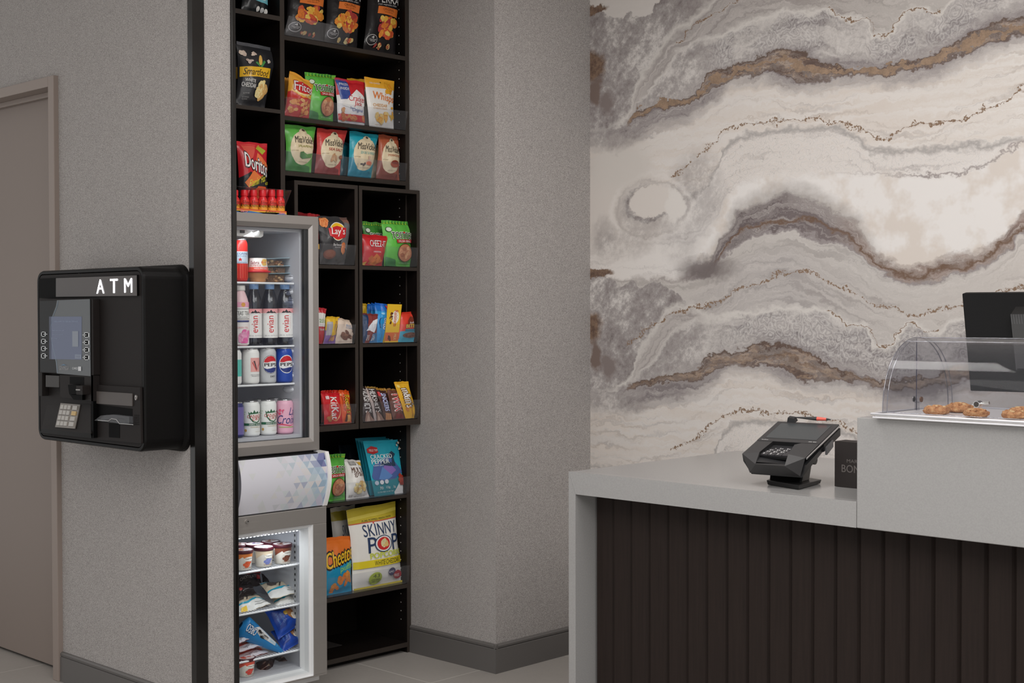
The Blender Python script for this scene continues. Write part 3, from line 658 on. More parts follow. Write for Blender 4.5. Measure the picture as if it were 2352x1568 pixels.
lip('clear plastic lip in front of the leaning chocolate bars', (834, 924), (965, 917), (960, 960), (831, 969), XCB-.004, z=c3[1])
lip('clear plastic lip in front of the teal jerky pouches', (772, 1112), (942, 1093), (939, 1134), (764, 1157), XM-.003, z=sA[1])
lip('clear plastic lip in front of the large white popcorn bag', (753, 1328), (941, 1297), (938, 1339), (753, 1373), XM-.003, z=sB[1])
p = at(786, 1478, 0, -4.0); tag(MB().box((-4.12, 3.0, sK[1]+.0005), (-4.0, 3.22, sK[1]+.0015), mat((70, 66, 64), .25)).obj('sheet', origin=(-4.06, 3.1, sK[1])), 'thin dark sheet lying on the empty bottom shelf', 'sheet')
# ------------------------------------------------------------------ drinks cooler
XF, YFR, YFL = -3.640, 2.838, 2.385
WH = mat((214, 216, 224), .35, name='white_liner'); LINER = mat((196, 197, 205), .4, name='grey_liner'); GASK = mat((34, 37, 40), .4, name='rubber_gasket'); DK = mat((24, 24, 26), .4, name='black_plastic')
def mitred(mb, x, y0, y1, z0, z1, wy, wz, m, d=.028, bev=.35, lip=.007):
    """picture-frame of four mitred bars with a sloping inner bevel, in the plane x (front)"""
    O = [(y0, z0), (y1, z0), (y1, z1), (y0, z1)]
    M = [(y0+wy*(1-bev), z0+wz*(1-bev)), (y1-wy*(1-bev), z0+wz*(1-bev)), (y1-wy*(1-bev), z1-wz*(1-bev)), (y0+wy*(1-bev), z1-wz*(1-bev))]
    I = [(y0+wy, z0+wz), (y1-wy, z0+wz), (y1-wy, z1-wz), (y0+wy, z1-wz)]
    rings = [[(x-d, a, b) for a, b in O], [(x, a, b) for a, b in O], [(x, a, b) for a, b in M], [(x-lip, a, b) for a, b in I], [(x-d, a, b) for a, b in I]]
    vs = [v for r in rings for v in r]; fs = []
    for k in range(5):
        for i in range(4): fs.append((k*4+i, k*4+(i+1) % 4, ((k+1) % 5)*4+(i+1) % 4, ((k+1) % 5)*4+i))
    mb.add(vs, fs, m)
def cabinet(mb, x0, x1, y0, y1, z0, z1, t, m, mi):
    """open-fronted box: outer shell m, liner mi"""
    mb.box((x1, y0, z0), (x1+t, y1, z1), m); mb.box((x1+t, y0, z0), (x0, y0+t*.5, z1), m); mb.box((x1+t, y1-t*.5, z0), (x0, y1, z1), m)
    mb.box((x1+t, y0+t*.5, z0), (x0, y1-t*.5, z0+t*.5), m); mb.box((x1+t, y0+t*.5, z1-t*.5), (x0, y1-t*.5, z1), m)
    mb.box((x1+t, y0+t*.5, z0+t*.5), (x1+t*1.3, y1-t*.5, z1-t*.5), mi)
    mb.box((x1+t*1.3, y0+t*.5, z0+t*.5), (x0-.001, y0+t, z1-t*.5), mi); mb.box((x1+t*1.3, y1-t, z0+t*.5), (x0-.001, y1-t*.5, z1-t*.5), mi)
    mb.box((x1+t*1.3, y0+t, z0+t*.5), (x0-.001, y1-t, z0+t), mi); mb.box((x1+t*1.3, y0+t, z1-t), (x0-.001, y1-t, z1-t*.5), mi)
zt, zb = zat(729.5, 498, XF), zat(736.6, 1031.4, XF)
cool = thing('drinks_cooler', 'upright glass door drinks cooler with a brushed steel frame, stacked on the freezer', 'cooler', (-3.85, 2.67, zb))
mb = MB(); cabinet(mb, XF-.032, -4.10, YFL+.005, YFR-.004, zb+.002, FT-.002, .05, DK, LINER); mb.obj('cabinet', cool)
fw = YFR-at(709, 784, 0, XF-.008).y; fh = zat(551, 1020, XF)-zb+.003
mb = MB(); mitred(mb, XF, YFL, YFR, zb, FT, fw, fh, STEEL); dr = mb.obj('door', cool)
mb = MB(); mitred(mb, XF-.012, YFL+fw-.002, YFR-fw+.002, zb+fh-.002, FT-fh+.002, .015, .003, GASK, .014, .2, .001); mb.obj('gasket', dr)
MB().box((XF-.014, YFL+fw, zb+fh), (XF-.011, YFR-fw, FT-fh), GLASS).obj('glass_pane', dr)
yin, yinl = YFR-.004-.05, YFL+.005+.05
def wire_shelf(par, x0, x1, y0, y1, z, n=26, front=.0035):
    mb = MB(); W = mat((236, 238, 242), .3, name='white_wire')
    mb.tube([(x0, y0, z), (x0, y1, z)], front, W, 8); mb.tube([(x1, y0, z), (x1, y1, z)], .0025, W, 6); mb.tube([((x0+x1)/2, y0, z-.003), ((x0+x1)/2, y1, z-.003)], .002, W, 6)
    for i in range(n):
        y = y0+(y1-y0)*i/(n-1); mb.tube([(x0, y, z+.001), (x1, y, z+.001)], .0014, W, 6)
    return mb.obj('wire_shelf', par)
XI = -3.700
CZ = [zat(688, 651.5, XI), zat(686, 794, XI), zat(689, 880, XI)]
for z in CZ: wire_shelf(cool, XI, -4.02, yinl+.002, yin-.003, z, 22)
mb = MB()
for z in (660, 689, 706, 739, 771, 795, 827, 853, 884): mb.add([], [], WH)
for k, pyy in enumerate((634, 665, 689, 706, 740, 771, 800, 830, 856, 888)):
    z = zat(680, pyy, XI-.02); mb.ell((XI-.035, yin+.001, z-.008), (.03, .011, .012), WH, 12, 8); mb.box((XI-.062, yin-.010, z), (XI-.008, yin, z+.0016), WH)
mb.obj('shelf_rests', cool)
# thermostat housing with switch and dial
zc0, zc1 = at(575, 545, 0, -3.70).z, at(575, 521, 0, -3.70).z; yk = at(606, 530, 0, -3.70).y
hs = MB(); pr = []
hs.prism([(-3.70, yinl+.005, zc0+.006), (-3.70, yk-.012, zc0+.001), (-3.70, yk-.003, zc0+.006), (-3.70, yk, zc1+.004), (-3.70, yinl+.005, zc1+.004)], (-.09, 0, 0), mat((236, 236, 234), .35)); h = hs.obj('thermostat_housing', cool, bevel=.003)
c = at(586, 533.5, 0, -3.697)
mb = MB(); mb.prism([(c.x, c.y+.0125*math.cos(a*PI/12), c.z+.0125*math.sin(a*PI/12)) for a in range(24)], (.009, 0, 0), mat((244, 244, 242), .3), True); mb.obj('dial', h)
c = at(557, 531.5, 0, -3.697); MB().box((-3.70, c.y-.008, c.z-.005), (-3.696, c.y+.008, c.z+.005), mat((60, 66, 74), .4)).obj('switch', h)
mb = MB(); mb.box((XF-.02, YFL, zb-.012), (-4.0, YFR-.006, zb+.0005), DK); mb.obj('base', cool)
area('cooler_led', (-3.690, 2.60, FT-.065), .02, .16, (-3.72, 2.76, 1.1), (.93, .96, 1), .2)
# ------------------------------------------------------------------ display freezer with lit canopy
XZ, YZR = -3.607, at(750, 1162, 0, -3.607).y
fz1 = zat(749.6, 1162.2, XZ); fz0 = 0.075
frz = thing('display_freezer', 'white ice cream freezer with a grey glass door and a patterned curved canopy', 'freezer', (-3.85, 2.67, 0))
mb = MB(); cabinet(mb, XZ-.04, -4.12, YFL+.004, YZR-.003, .05, fz1+.02, .055, mat((222, 222, 222), .4), mat((184, 186, 192), .4))
mb.box((-4.1, YFL+.03, 0), (XZ-.09, YZR-.03, .05), DK); mb.obj('cabinet', frz)
gy = YZR-at(719.7, 1350, 0, XZ).y; gz = fz1-zat(719.7, 1204, XZ)
gzb = zat(721, 1551, XZ)-fz0
def fr4(mb, x, y0, y1, z0, z1, wy, wt, wb, m, d):
    mb.box((x-d, y0, z0), (x, y1, z0+wb), m); mb.box((x-d, y0, z1-wt), (x, y1, z1), m)
    mb.box((x-d, y0, z0+wb), (x, y0+wy, z1-wt), m); mb.box((x-d, y1-wy, z0+wb), (x, y1, z1-wt), m)
mb = MB(); fr4(mb, XZ, YFL, YZR, fz0, fz1, gy, gz, gzb, STEEL2, .03); fd = mb.obj('door', frz, bevel=.0015)
mb = MB()
yi = YZR-gy
for k, (w_, dx, mm) in enumerate(((.006, -.006, mat((205, 206, 206), .4)), (.012, -.020, mat((190, 191, 192), .4)), (.020, -.030, mat((228, 229, 230), .4)))):
    pass
LIN = mat((216, 217, 218), .4)
def slope(mb, y0, y1, z0, z1, ia, ib, xa_, xb_, m):
    O = [(y0+ia, z0+ia), (y1-ia, z0+ia), (y1-ia, z1-ia), (y0+ia, z1-ia)]; I = [(y0+ib, z0+ib), (y1-ib, z0+ib), (y1-ib, z1-ib), (y0+ib, z1-ib)]
    vs = [(xa_, a, b) for a, b in O]+[(xb_, a, b) for a, b in I]
    mb.add(vs, [(i, (i+1) % 4, (i+1) % 4+4, i+4) for i in range(4)], m)
za, zz_ = fz0+gzb, fz1-gz
slope(mb, YFL+gy, YZR-gy, za, zz_, 0, .004, XZ-.001, XZ-.010, LIN); slope(mb, YFL+gy, YZR-gy, za, zz_, .004, .010, XZ-.010, XZ-.012, LIN)
slope(mb, YFL+gy, YZR-gy, za, zz_, .010, .014, XZ-.012, XZ-.03, LIN); slope(mb, YFL+gy, YZR-gy, za, zz_, .014, .022, XZ-.03, XZ-.045, LIN)
mb.obj('inner_frame', fd)
MB().box((XZ-.014, YFL+gy+.004, za+.004), (XZ-.0115, YZR-gy-.004, zz_-.004), GLASS).obj('glass_pane', fd)
c = at(567, 1197, 0, XZ); mb = MB(); mb.prism([(XZ, c.y+.0065*math.cos(a*PI/10), c.z+.0065*math.sin(a*PI/10)) for a in range(20)], (.004, 0, 0), STEEL, True); mb.prism([(XZ+.004, c.y+.002+.0022*math.cos(a*PI/3), c.z+.0022*math.sin(a*PI/3)) for a in range(6)], (.0006, 0, 0), DK); mb.obj('lock', fd)
yiz = YZR-.003-.055
XG = -3.665
GZ = [zat(680, 1296, XG), zat(682, 1388, XG), zat(685, 1492.5, XG)]
for z in GZ: wire_shelf(frz, XG, -4.03, YFL+.062, yiz-.004, z, 30)
mb = MB(); mb.box((-3.705, yiz-.0035, fz0+.1), (-3.690, yiz, fz1-.06), mat((170, 172, 176), .4))
z = fz0+.12
while z < fz1-.08:
    mb.box((-3.700, yiz-.0042, z), (-3.695, yiz-.003, z+.008), DK); z += .0185
mb.obj('shelf_standard', frz)
# led strip
e0, e1 = at(552, 1237, 0, -3.66), at(680, 1217, 0, -3.66); zl = (e0.z+e1.z)/2
mb = MB(); mb.box((-3.672, YFL+.07, zl+.004), (-3.652, yiz-.005, zl+.014), mat((210, 212, 214), .4)); EM = mat((245, 248, 255), .5, emit=6)
for i in range(22): mb.box((-3.660, YFL+.085+i*.014, zl), (-3.650, YFL+.091+i*.014, zl+.005), EM)
mb.obj('led_strip', frz)
area('freezer_led', (-3.70, 2.66, zl-.003), .02, .30, (-3.75, 2.66, 0.2), (.9, .95, 1), .24)
# canopy
cz1, cz0 = zat(719, 1042, -3.60), fz1+.004
mb = MB(); CAN = mat((202, 202, 210), .4, name='canopy_print')
prof = [(XZ-.075, cz0)]+[(XZ-.012+.032*math.sin(PI*(.06+.78*k/14)), cz0+(cz1-cz0)*k/14) for k in range(15)]+[(XZ-.075, cz1)]
yc0, yce = 2.492, YZR-.012
P = prof
arc = P[1:-1]
def SC_(u, v, off=0.):
    k = min(13.999, max(0, v*14)); i = int(k); f = k-i
    a, b = arc[i], arc[i+1]; x = a[0]+(b[0]-a[0])*f; z = a[1]+(b[1]-a[1])*f
    return Vector((x+off, yc0+(yce-yc0)*u, z))
mb.grid(SC_, 16, 14, CAN); mb.box((XZ-.075, yc0, cz0), (XZ-.02, yce, cz1-.002), CAN)
rnd = random.Random(5); ops = []
pal = [(206, 214, 222), (190, 208, 218), (176, 196, 214), (198, 196, 214), (158, 182, 202), (216, 212, 214), (182, 200, 210), (150, 160, 190)]
bw, hh = .085, .125
for j in range(8):
    for i in range(-1, 14):
        for up in (0, 1):
            u0 = i*bw+(j % 2)*bw/2; v0 = j*hh
            tri = [(u0, v0), (u0+bw, v0), (u0+bw/2, v0+hh)] if up else [(u0+bw/2, v0+hh), (u0+bw, v0), (u0+bw*1.5, v0+hh)]
            uc = sum(a for a, b in tri)/3; pr_ = max(0, (uc-.35)/.65)
            if rnd.random() > pr_*1.2+.10: continue
            tri = [(min(1, max(0, a)), min(.999, b)) for a, b in tri]
            if max(a for a, b in tri)-min(a for a, b in tri) < .01: continue
            c = rnd.choice(pal); f = min(1, .10+pr_*.95)
            if uc > .86 and j > 5 and rnd.random() < .65: c = rnd.choice([(70, 74, 118), (58, 48, 84), (96, 108, 150), (120, 124, 168)]); f = 1
            ops.append(('poly', tri, tuple(int(202*(1-f)+x*f*.96) for x in c)))
prints(mb, SC_, ops, lambda c: mat(c, .4), 16, 14, .00012, 0.)
cn = mb.obj('canopy', frz)
mb = MB(); CAP = mat((232, 231, 229), .35)
cap = [(XZ-.09, cz0-.001)]+[(x+.006, z) for x, z in arc]+[(XZ-.09, cz1+.003)]
cap = [(x, z+(.004 if i > len(cap)//2 else -.002)) for i, (x, z) in enumerate(cap)]
mb.prism([(x, yce, z) for x, z in cap], (0, .014, 0), CAP); mb.obj('end_cap', cn, bevel=.002)
MB().box((XZ-.10, YFL, cz1+.001), (XZ-.02, YZR-.02, zb-.014), DK).obj('top_cover', frz)
# ------------------------------------------------------------------ printed goods
W, K_ = (240, 238, 234), (28, 26, 27)
def T(txt, u0, v0, u1, v1, col, **kw): return ('text', txt, u0, v0, u1, v1, col, kw)
CHIP = [(226, 140, 52), (238, 178, 70), (196, 84, 48), (214, 120, 50), (244, 196, 96), (168, 60, 56)]
VEG = [
 T('TERRA', .14, .64, .95, .74, W), T('real vegetable chips', .22, .60, .86, .628, (200, 198, 196)),
 ('poly', [(.22, .49), (.9, .47), (.92, .575), (.24, .59)], (226, 122, 52)), T('ORIGINAL', .36, .535, .78, .57, (92, 46, 20)), T('WITH SEA SALT', .40, .508, .74, .522, (120, 60, 26)),
 ('blobs', .55, .33, .36, .11, 34, .11, CHIP, .55),
 ('ell', .17, .14, .15, .068, (214, 212, 210)), ('ell', .17, .14, .14, .062, (32, 30, 33)), T('4', .12, .155, .2, .19, W), T('DELICIOUS', .07, .137, .27, .149, W), T('VEGGIES', .1, .118, .24, .13, W),
 ('blobs', .55, .075, .26, .02, 9, .06, [(190, 104, 70), (226, 206, 150), (150, 60, 56), (206, 180, 120)], .6)]
for k, (px, ls, sd) in enumerate(((((660, -72), (752, -66), (741, 93), (655, 79)), 'leftmost black bag of vegetable chips, top shelf of the tall bookcase', 11), (((752, -62), (838, -52), (820, 108), (745, 96)), 'middle black bag of vegetable chips, top shelf, half behind its clear lip', 12), (((846, -56), (922, -46), (907, 127), (833, 114)), 'rightmost black bag of vegetable chips on the top shelf, nearest the wall', 13))):
    pouch('chip_bag', ls, px, XM-.03, .02, .028, (26, 24, 26), VEG, group='black vegetable chip bags', seed=sd, drop=s1[1]+.004)
# narrow column
pouch('snack_bag', 'black and teal snack bag on the topmost shelf of the narrow column', ((560, -75), (614, -70), (617, 34), (553, 26)), XLC-.04, .02, .02, (26, 30, 33),
      [('poly', [(.05, .30), (.97, .22), (.93, .5), (.1, .55)], (110, 178, 190)), T('SIMPLY NAKED', .2, .31, .86, .40, (228, 240, 240), tilt=-.06), ('ell', .55, .1, .07, .05, W), ('ell', .72, .09, .07, .05, (200, 200, 200)), ('ell', .87, .08, .07, .05, W)], seed=21, drop=l1[1]+.003)
SMF = [('poly', [(.02, .44), (.86, .47), (.84, .63), (.02, .60)], (236, 184, 44)), T('Smartfood', .06, .475, .80, .585, (34, 28, 24), shear=.25, bold=.015),
       ('poly', [(.48, .62), (.36, .68), (.40, .70), (.50, .66)], (66, 128, 70)), ('poly', [(.50, .62), (.60, .74), (.66, .72), (.56, .62)], (74, 140, 76)), ('ell', .50, .73, .055, .085, (232, 188, 96)),
       ('blobs', .10, .83, .05, .03, 5, .05, [(226, 206, 190), (206, 186, 172)], .7), ('blobs', .34, .83, .05, .03, 5, .05, [(226, 206, 190), (206, 186, 172)], .7), ('blobs', .22, .69, .05, .035, 5, .05, [(206, 190, 180), (180, 160, 150)], .7), ('blobs', .75, .72, .05, .035, 5, .05, [(230, 216, 206), (206, 186, 172)], .7),
       T('WHITE', .10, .36, .38, .41, W, tilt=-.02), T('CHEDDAR', .03, .28, .42, .345, W, tilt=-.03), ('blobs', .64, .27, .16, .10, 12, .10, [(234, 204, 140), (242, 216, 158), (206, 164, 100)], .9),
       T('GLUTEN FREE', .10, .18, .26, .195, (170, 168, 166)), T('NO ARTIFICIAL', .09, .12, .28, .135, (150, 148, 146)), T('FLAVORS', .09, .09, .24, .105, (150, 148, 146))]
pouch('popcorn_bag', 'charcoal popcorn bag with a yellow band, on the second shelf of the narrow column', ((543, 95), (640, 113), (608, 244), (543, 237)), XLC-.035, .02, .03, (46, 46, 49), SMF, seed=22, drop=l2[1]+.003, seal=(72, 73, 77))
pouch('popcorn_bag', 'second charcoal popcorn bag, hidden behind the yellow-banded one at the trim', ((520, 98), (560, 104), (552, 236), (518, 232)), XLC-.09, .01, .02, (50, 50, 54), [('rect', .0, .44, 1, .62, (228, 174, 40))], seed=23, drop=l2[1]+.003)
DOR = [('poly', [(0, .52), (.0, 1), (1, 1), (1, .62), (.55, .50), (.3, .60)], (186, 34, 44)), ('poly', [(.12, .97), (.62, .98), (.45, .80), (.25, .74)], (214, 90, 76)), ('poly', [(.58, .92), (.72, .98), (.92, .9), (.76, .84)], (172, 178, 62)),
       ('poly', [(.38, .58), (.52, .72), (.95, .62), (.98, .7), (.60, .86)], (230, 120, 70)), ('poly', [(.1, .45), (.4, .62), (.65, .52), (.2, .38)], (220, 120, 60)),
       T('Doritos', .12, .60, .94, .80, (244, 240, 238), out=(.05, (44, 40, 44)), bold=.03, tilt=-.14, shear=.1), T("Flamin' Hot", .20, .43, .84, .53, (222, 214, 60), shear=.35, tilt=.10, bold=.01), T('NACHO', .80, .43, .97, .47, (222, 214, 60), tilt=.02),
       ('poly', [(.26, .30), (.50, .40), (.80, .40), (.84, .32), (.70, .02), (.62, .02)], (206, 84, 44)), ('blobs', .6, .26, .14, .10, 26, .05, [(222, 104, 56), (188, 62, 36), (232, 130, 70)], .7)]
pouch('chip_bag', 'red and black chili tortilla chip bag above the energy shot bottles', ((541, 327), (612, 331), (619, 452), (549, 452)), XLC-.01, .02, .028, (40, 38, 42), DOR, seed=24, drop=FT+.004, seal=(196, 40, 50))
# energy shots in their tray carton
XE = -3.73
zt_ = FT+.002
trp = [at(546, 478, 0, XE+.019), at(658, 483, 0, XE+.019)]
ya, yb = trp[0].y-.06, trp[1].y
zt1 = trp[0].z
car = MB(); cr = (222, 110, 54)
car.box((XE-.10, ya, zt_), (XE+.019, yb, zt_+.004), paper((60, 110, 170)))
def SF(u, v, off=0.): return Vector((XE+.019+off, ya+(yb-ya)*u, zt_+(zt1-zt_)*v))
car.box((XE+.0175, ya, zt_), (XE+.019, yb, zt1), paper(cr)); car.box((XE-.10, yb-.0015, zt_), (XE+.019, yb, zt1), paper((206, 74, 50))); car.box((XE-.10, ya, zt_), (XE-.0985, yb, zt1), paper(cr)); car.box((XE-.10, ya, zt_), (XE+.019, ya+.0015, zt1), paper(cr))
ops = [('rect', 0, .7, 1, 1, (222, 92, 50)), ('rect', 0, .3, 1, .7, (238, 186, 60)), ('poly', [(0, 0), (1, 0), (1, .3), (.93, .62), (.82, .2), (.70, .1), (.55, .45), (.42, .62), (.3, .2), (.2, .5), (.1, .6), (0, .3)], (70, 116, 176)),
       T('5-hour', .66, .50, .84, .92, K_, shear=.3, bold=.01), T('ENERGY', .64, .06, .82, .44, K_, shear=.2), T('Berry', .88, .25, .985, .75, (220, 60, 80), out=(.04, (240, 200, 210)), shear=.2), T('Berry', .28, .25, .39, .75, (220, 60, 80), out=(.04, (240, 200, 210)), shear=.2), T('5-hour', .06, .45, .2, .9, K_, shear=.3), T('ENERGY', .04, .06, .18, .40, K_, shear=.2)]
prints(car, SF, ops, paper, 1, 1, .0003, .0002)
tag(car.obj('display_carton', origin=(XE, (ya+yb)/2, zt_)), 'orange and blue carton tray holding the energy shots on top of the cooler', 'carton')
def shot(px, lab, x=XE, back=False):
    a = at(px, 470, 0, x); rr = .0155; z0 = zt_+.0045; z1 = zat(px, 436.5, x); h = z1-z0
    t = thing('energy_shot', lab, 'bottle', (a.x, a.y, z0), 'energy shots in the carton')
    mb = MB(); RD = mat((214, 40, 46), .3)
    mb.lathe([(rr*.9, 0), (rr, .003), (rr, h*.55), (rr*.93, h*.62), (rr*.6, h*.73), (rr*.55, h*.76)], (a.x, a.y, z0), RD, 24)
    def S(u, v, off=0.):
        th = -PI*.62+PI*1.0*u; r = rr+.0002+off
        return Vector((a.x+r*math.cos(th), a.y+r*math.sin(th), z0+h*(.02+.53*v)))
    mb.grid(S, 12, 8, film((238, 160, 52)), .0001)
    prints(mb, S, [('rect', 0, .62, 1, 1, (220, 62, 48)), ('rect', 0, .0, 1, .28, (240, 196, 66)), T('5-hour', .30, .72, .86, .96, K_, shear=.3), T('ENERGY', .26, .46, .88, .68, K_, shear=.15), ('poly', [(.18, .5), (.22, .7), (.27, .85), (.25, .5)], K_)], film, 12, 8, .0003, .0001)
    mb.obj('bottle_body', t)
    cp = MB(); cp.lathe([(rr*.74, h*.74), (rr*.76, h*.76), (rr*.76, h*.97), (rr*.7, h)], (a.x, a.y, z0), mat((222, 34, 44), .3), 24)
    cp.obj('cap', t)
for px, w in zip((539, 561, 582, 603, 624, 643), ('leftmost, half hidden by the black trim', 'second from left', 'third from left', 'fourth from left', 'second from right', 'rightmost')):
    shot(px, 'small red energy shot bottle, %s in the carton row' % w)
for px, w in ((571, 'between the second and third in front'), (613, 'between the fourth and fifth in front')):
    shot(px, 'small red energy shot in the back row, %s' % w, XE-.032)
# clear tray over the shots
q = [at(540, 427, 0, XE+.03), at(669, 437, 0, XE+.03), at(654, 455, 0, XE-.02)]
mb = MB(); mb.add([q[0], q[1], q[1]+Vector((-.14, 0, 0)), q[0]+Vector((-.14, 0, 0)), q[0]-Vector((0, 0, .0015)), q[1]-Vector((0, 0, .0015)), q[1]+Vector((-.14, 0, -.0015)), q[0]+Vector((-.14, 0, -.0015))], [(0, 1, 2, 3), (7, 6, 5, 4), (0, 4, 5, 1), (1, 5, 6, 2), (2, 6, 7, 3), (3, 7, 4, 0)], CLEAR)
yy = q[1].y; mb.prism([(q[1].x, yy, q[1].z), (q[1].x-.03, yy-.02, FT+.002), (q[1].x-.14, yy-.02, FT+.002), (q[1].x-.14, yy, q[1].z)], (0, .0015, 0), CLEAR)
tag(mb.obj('tray_cover', origin=(q[1].x-.07, yy-.02, FT)), 'clear plastic cover above the energy shots on the cooler', 'tray')
# shelf 2
FR = [('poly', [(0, .0), (1, .0), (1, .52), (.5, .46), (.1, .58), (0, .56)], (190, 48, 46)), ('ell', .52, .68, .42, .17, (240, 214, 150)), ('ell', .52, .70, .36, .145, (202, 46, 44)), T('Fritos', .14, .61, .92, .82, W, bold=.03, out=(.07, (150, 26, 40))), T('THE ORIGINAL', .45, .49, .95, .53, (240, 220, 190)),
      ('blobs', .5, .22, .44, .19, 26, .10, [(222, 150, 84), (208, 128, 68), (232, 172, 104)], .6)]
pouch('chip_bag', 'orange and red corn chip bag, first on the shelf with the cracker snacks', ((664, 164), (722, 190), (709, 271), (653, 265)), XM-.03, .02, .022, (236, 170, 62), FR, seed=31, drop=s2[1]+.003)
TOS = [('rect', 0, .93, 1, 1, (172, 200, 66))]+[('poly', [(i*.1, .935), (i*.1+.05, .935), (i*.1+.07, 1), (i*.1+.02, 1)], (60, 130, 54)) for i in range(9)]+[
       ('ell', .14, .80, .09, .055, K_), ('ell', .14, .80, .075, .045, (214, 226, 206)), T('TOSTITOS', .18, .60, .97, .74, K_, bold=.05, out=(.08, (226, 236, 214))), ('ell', .60, .735, .035, .022, (214, 44, 44)),
       ('poly', [(.34, .50), (.9, .52), (.93, .59), (.32, .575)], (176, 44, 48)), T('SALSA VERDE', .38, .52, .88, .565, W, bold=.01), ('ell', .64, .29, .28, .20, (64, 42, 30)), ('ell', .64, .29, .26, .185, (186, 122, 88)),
       ('blobs', .64, .29, .18, .13, 14, .09, [(204, 146, 108), (170, 104, 74), (216, 164, 122)], .7), ('poly', [(.0, .0), (.4, .0), (.3, .14), (.0, .2)], (44, 112, 56)), T('NATURALLY FLAVORED', .44, .06, .86, .08, (200, 226, 196))]
TG = (96, 184, 74)
pouch('chip_bag', 'green tortilla chip bag on the shelf below the black bags, between orange and white-red bags', ((699, 166), (771, 174), (765, 278), (704, 273)), XM-.045, .02, .024, TG, TOS, seed=32, drop=s2[1]+.003)
CJ = [('rect', 0, .62, 1, 1, (196, 38, 46)), ('poly', [(.0, .99), (.36, .99), (.42, .55), (.08, .52)], (54, 74, 140)), T('PRIZE', .06, .84, .34, .89, W), T('INSIDE', .08, .74, .36, .80, W), ('poly', [(.10, .40), (.62, .78), (.99, .60), (.99, .45), (.66, .30)], W),
      T('Cracker', .32, .50, .98, .63, (196, 44, 52), bold=.03), T('Jack', .50, .38, .84, .50, (196, 44, 52), bold=.03), T('The', .36, .32, .46, .37, (70, 90, 150), shear=.3), T('Original', .45, .25, .88, .35, (60, 84, 150), shear=.2), ('rect', 0, .06, 1, .2, (196, 46, 50)), ('blobs', .5, .13, .42, .07, 9, .09, [(206, 134, 84), (180, 104, 62)], .7),
      ('blobs', .18, .27, .12, .05, 3, .07, [(206, 150, 104)], .7)]
pouch('snack_bag', 'white and red caramel popcorn bag with a blue corner', ((768, 178), (838, 191), (836, 289), (775, 282)), XM-.03, .018, .022, (236, 234, 234), CJ, seed=33, drop=s2[1]+.003, seal=(206, 46, 52))
WHI = [('rect', 0, .8, 1, 1, (238, 176, 52)), ('ell', .5, .93, .02, .012, (60, 40, 20)), T('100% CHEESE', .1, .88, .46, .91, W), ('blobs', .78, .80, .12, .09, 5, .11, [(240, 168, 44), (228, 148, 40)], .8), T('Whisps', .16, .50, .96, .70, (230, 126, 44), bold=.02, shear=.15, tilt=-.05), T('CHEDDAR', .12, .41, .66, .47, (214, 150, 60)), T('CHEESE CRISPS', .12, .36, .66, .39, (222, 160, 80)),
       ('blobs', .45, .2, .3, .09, 14, .10, [(240, 176, 84), (246, 200, 126), (232, 158, 62)], .6), ('blobs', .86, .28, .08, .16, 7, .07, [(236, 182, 60), (226, 160, 44)], .7), T('NET WT', .2, .04, .5, .055, (200, 140, 70))]
for i in range(2):
    pouch('snack_bag', 'cheese crisp bag hidden behind the white and red bag, %s' % ('its yellow top showing left' if i == 0 else 'its yellow top showing right'), ((796+i*24, 179+i*2), (838+i*10, 183), (836+i*10, 285), (798+i*24, 282)), XM-.13, .005, .008, (232, 172, 50), [('rect', 0, 0, 1, .8, (236, 232, 224))], group='yellow-topped cheese crisp bags', seed=34+i, drop=s2[1]+.003, crimp=False)
pouch('snack_bag', 'white cheese crisp pouch with a yellow top, last on its shelf', ((836, 177), (905, 187), (904, 297), (848, 291)), XM-.022, .015, .016, (238, 236, 230), WHI, seed=36, drop=s2[1]+.003, seal=(238, 176, 52), wr=.4)
pouch('chip_bag', 'orange corn chip bag sliver behind the first one on its shelf', ((653, 178), (664, 180), (664, 266), (652, 262)), XM-.10, .005, .01, (228, 158, 56), [('rect', 0, 0, 1, .5, (190, 48, 46))], seed=37, drop=s2[1]+.003, crimp=False)
# shelf 3: four flavours
def mv(flav, c, dark, art):
    return [('poly', [(.0, .0), (.95, .0), (.9, .12), (.6, .16), (.35, .28), (.12, .40), (.0, .42)], dark), ('ell', .52, .50, .43, .365, (228, 212, 178)), ('ell', .54, .86, .13, .055, (228, 212, 178)), ('ell', .54, .90, .075, .04, (228, 212, 178)),
            ('ell', .55, .895, .045, .028, (70, 60, 50)), T('MissVickie\'s', .20, .60, .98, .76, (44, 36, 32), shear=.12, bold=.01), T(flav, .30, .50, .92, .56, c, bold=.01), T('KETTLE COOKED', .10, .42, .32, .44, (120, 104, 84)), T('FLAVORED CHIPS', .38, .19, .74, .205, (110, 94, 76))]+art
JA = [('poly', [(.40, .40), (.52, .42), (.72, .34), (.68, .28), (.52, .26), (.40, .30)], (62, 110, 56)), ('poly', [(.50, .44), (.62, .36), (.9, .40), (.84, .30), (.66, .28)], (84, 134, 64))]
SA = [('blobs', .56, .34, .20, .03, 8, .10, [(214, 176, 134), (196, 150, 112), (222, 190, 150)], .8), ('ell', .88, .38, .09, .045, (118, 66, 44)), ('ell', .88, .39, .07, .03, (150, 90, 60))]
VI = [('poly', [(.60, .46), (.72, .46), (.70, .40), (.80, .32), (.78, .26), (.56, .26), (.54, .32), (.63, .40)], (206, 178, 160)), ('ell', .67, .30, .11, .045, (206, 112, 84)), ('blobs', .46, .28, .07, .03, 5, .05, [(66, 58, 60), (90, 80, 80)], .7)]
BB = [('ell', .66, .35, .22, .08, (168, 80, 56)), ('ell', .66, .38, .20, .04, (128, 52, 40))]
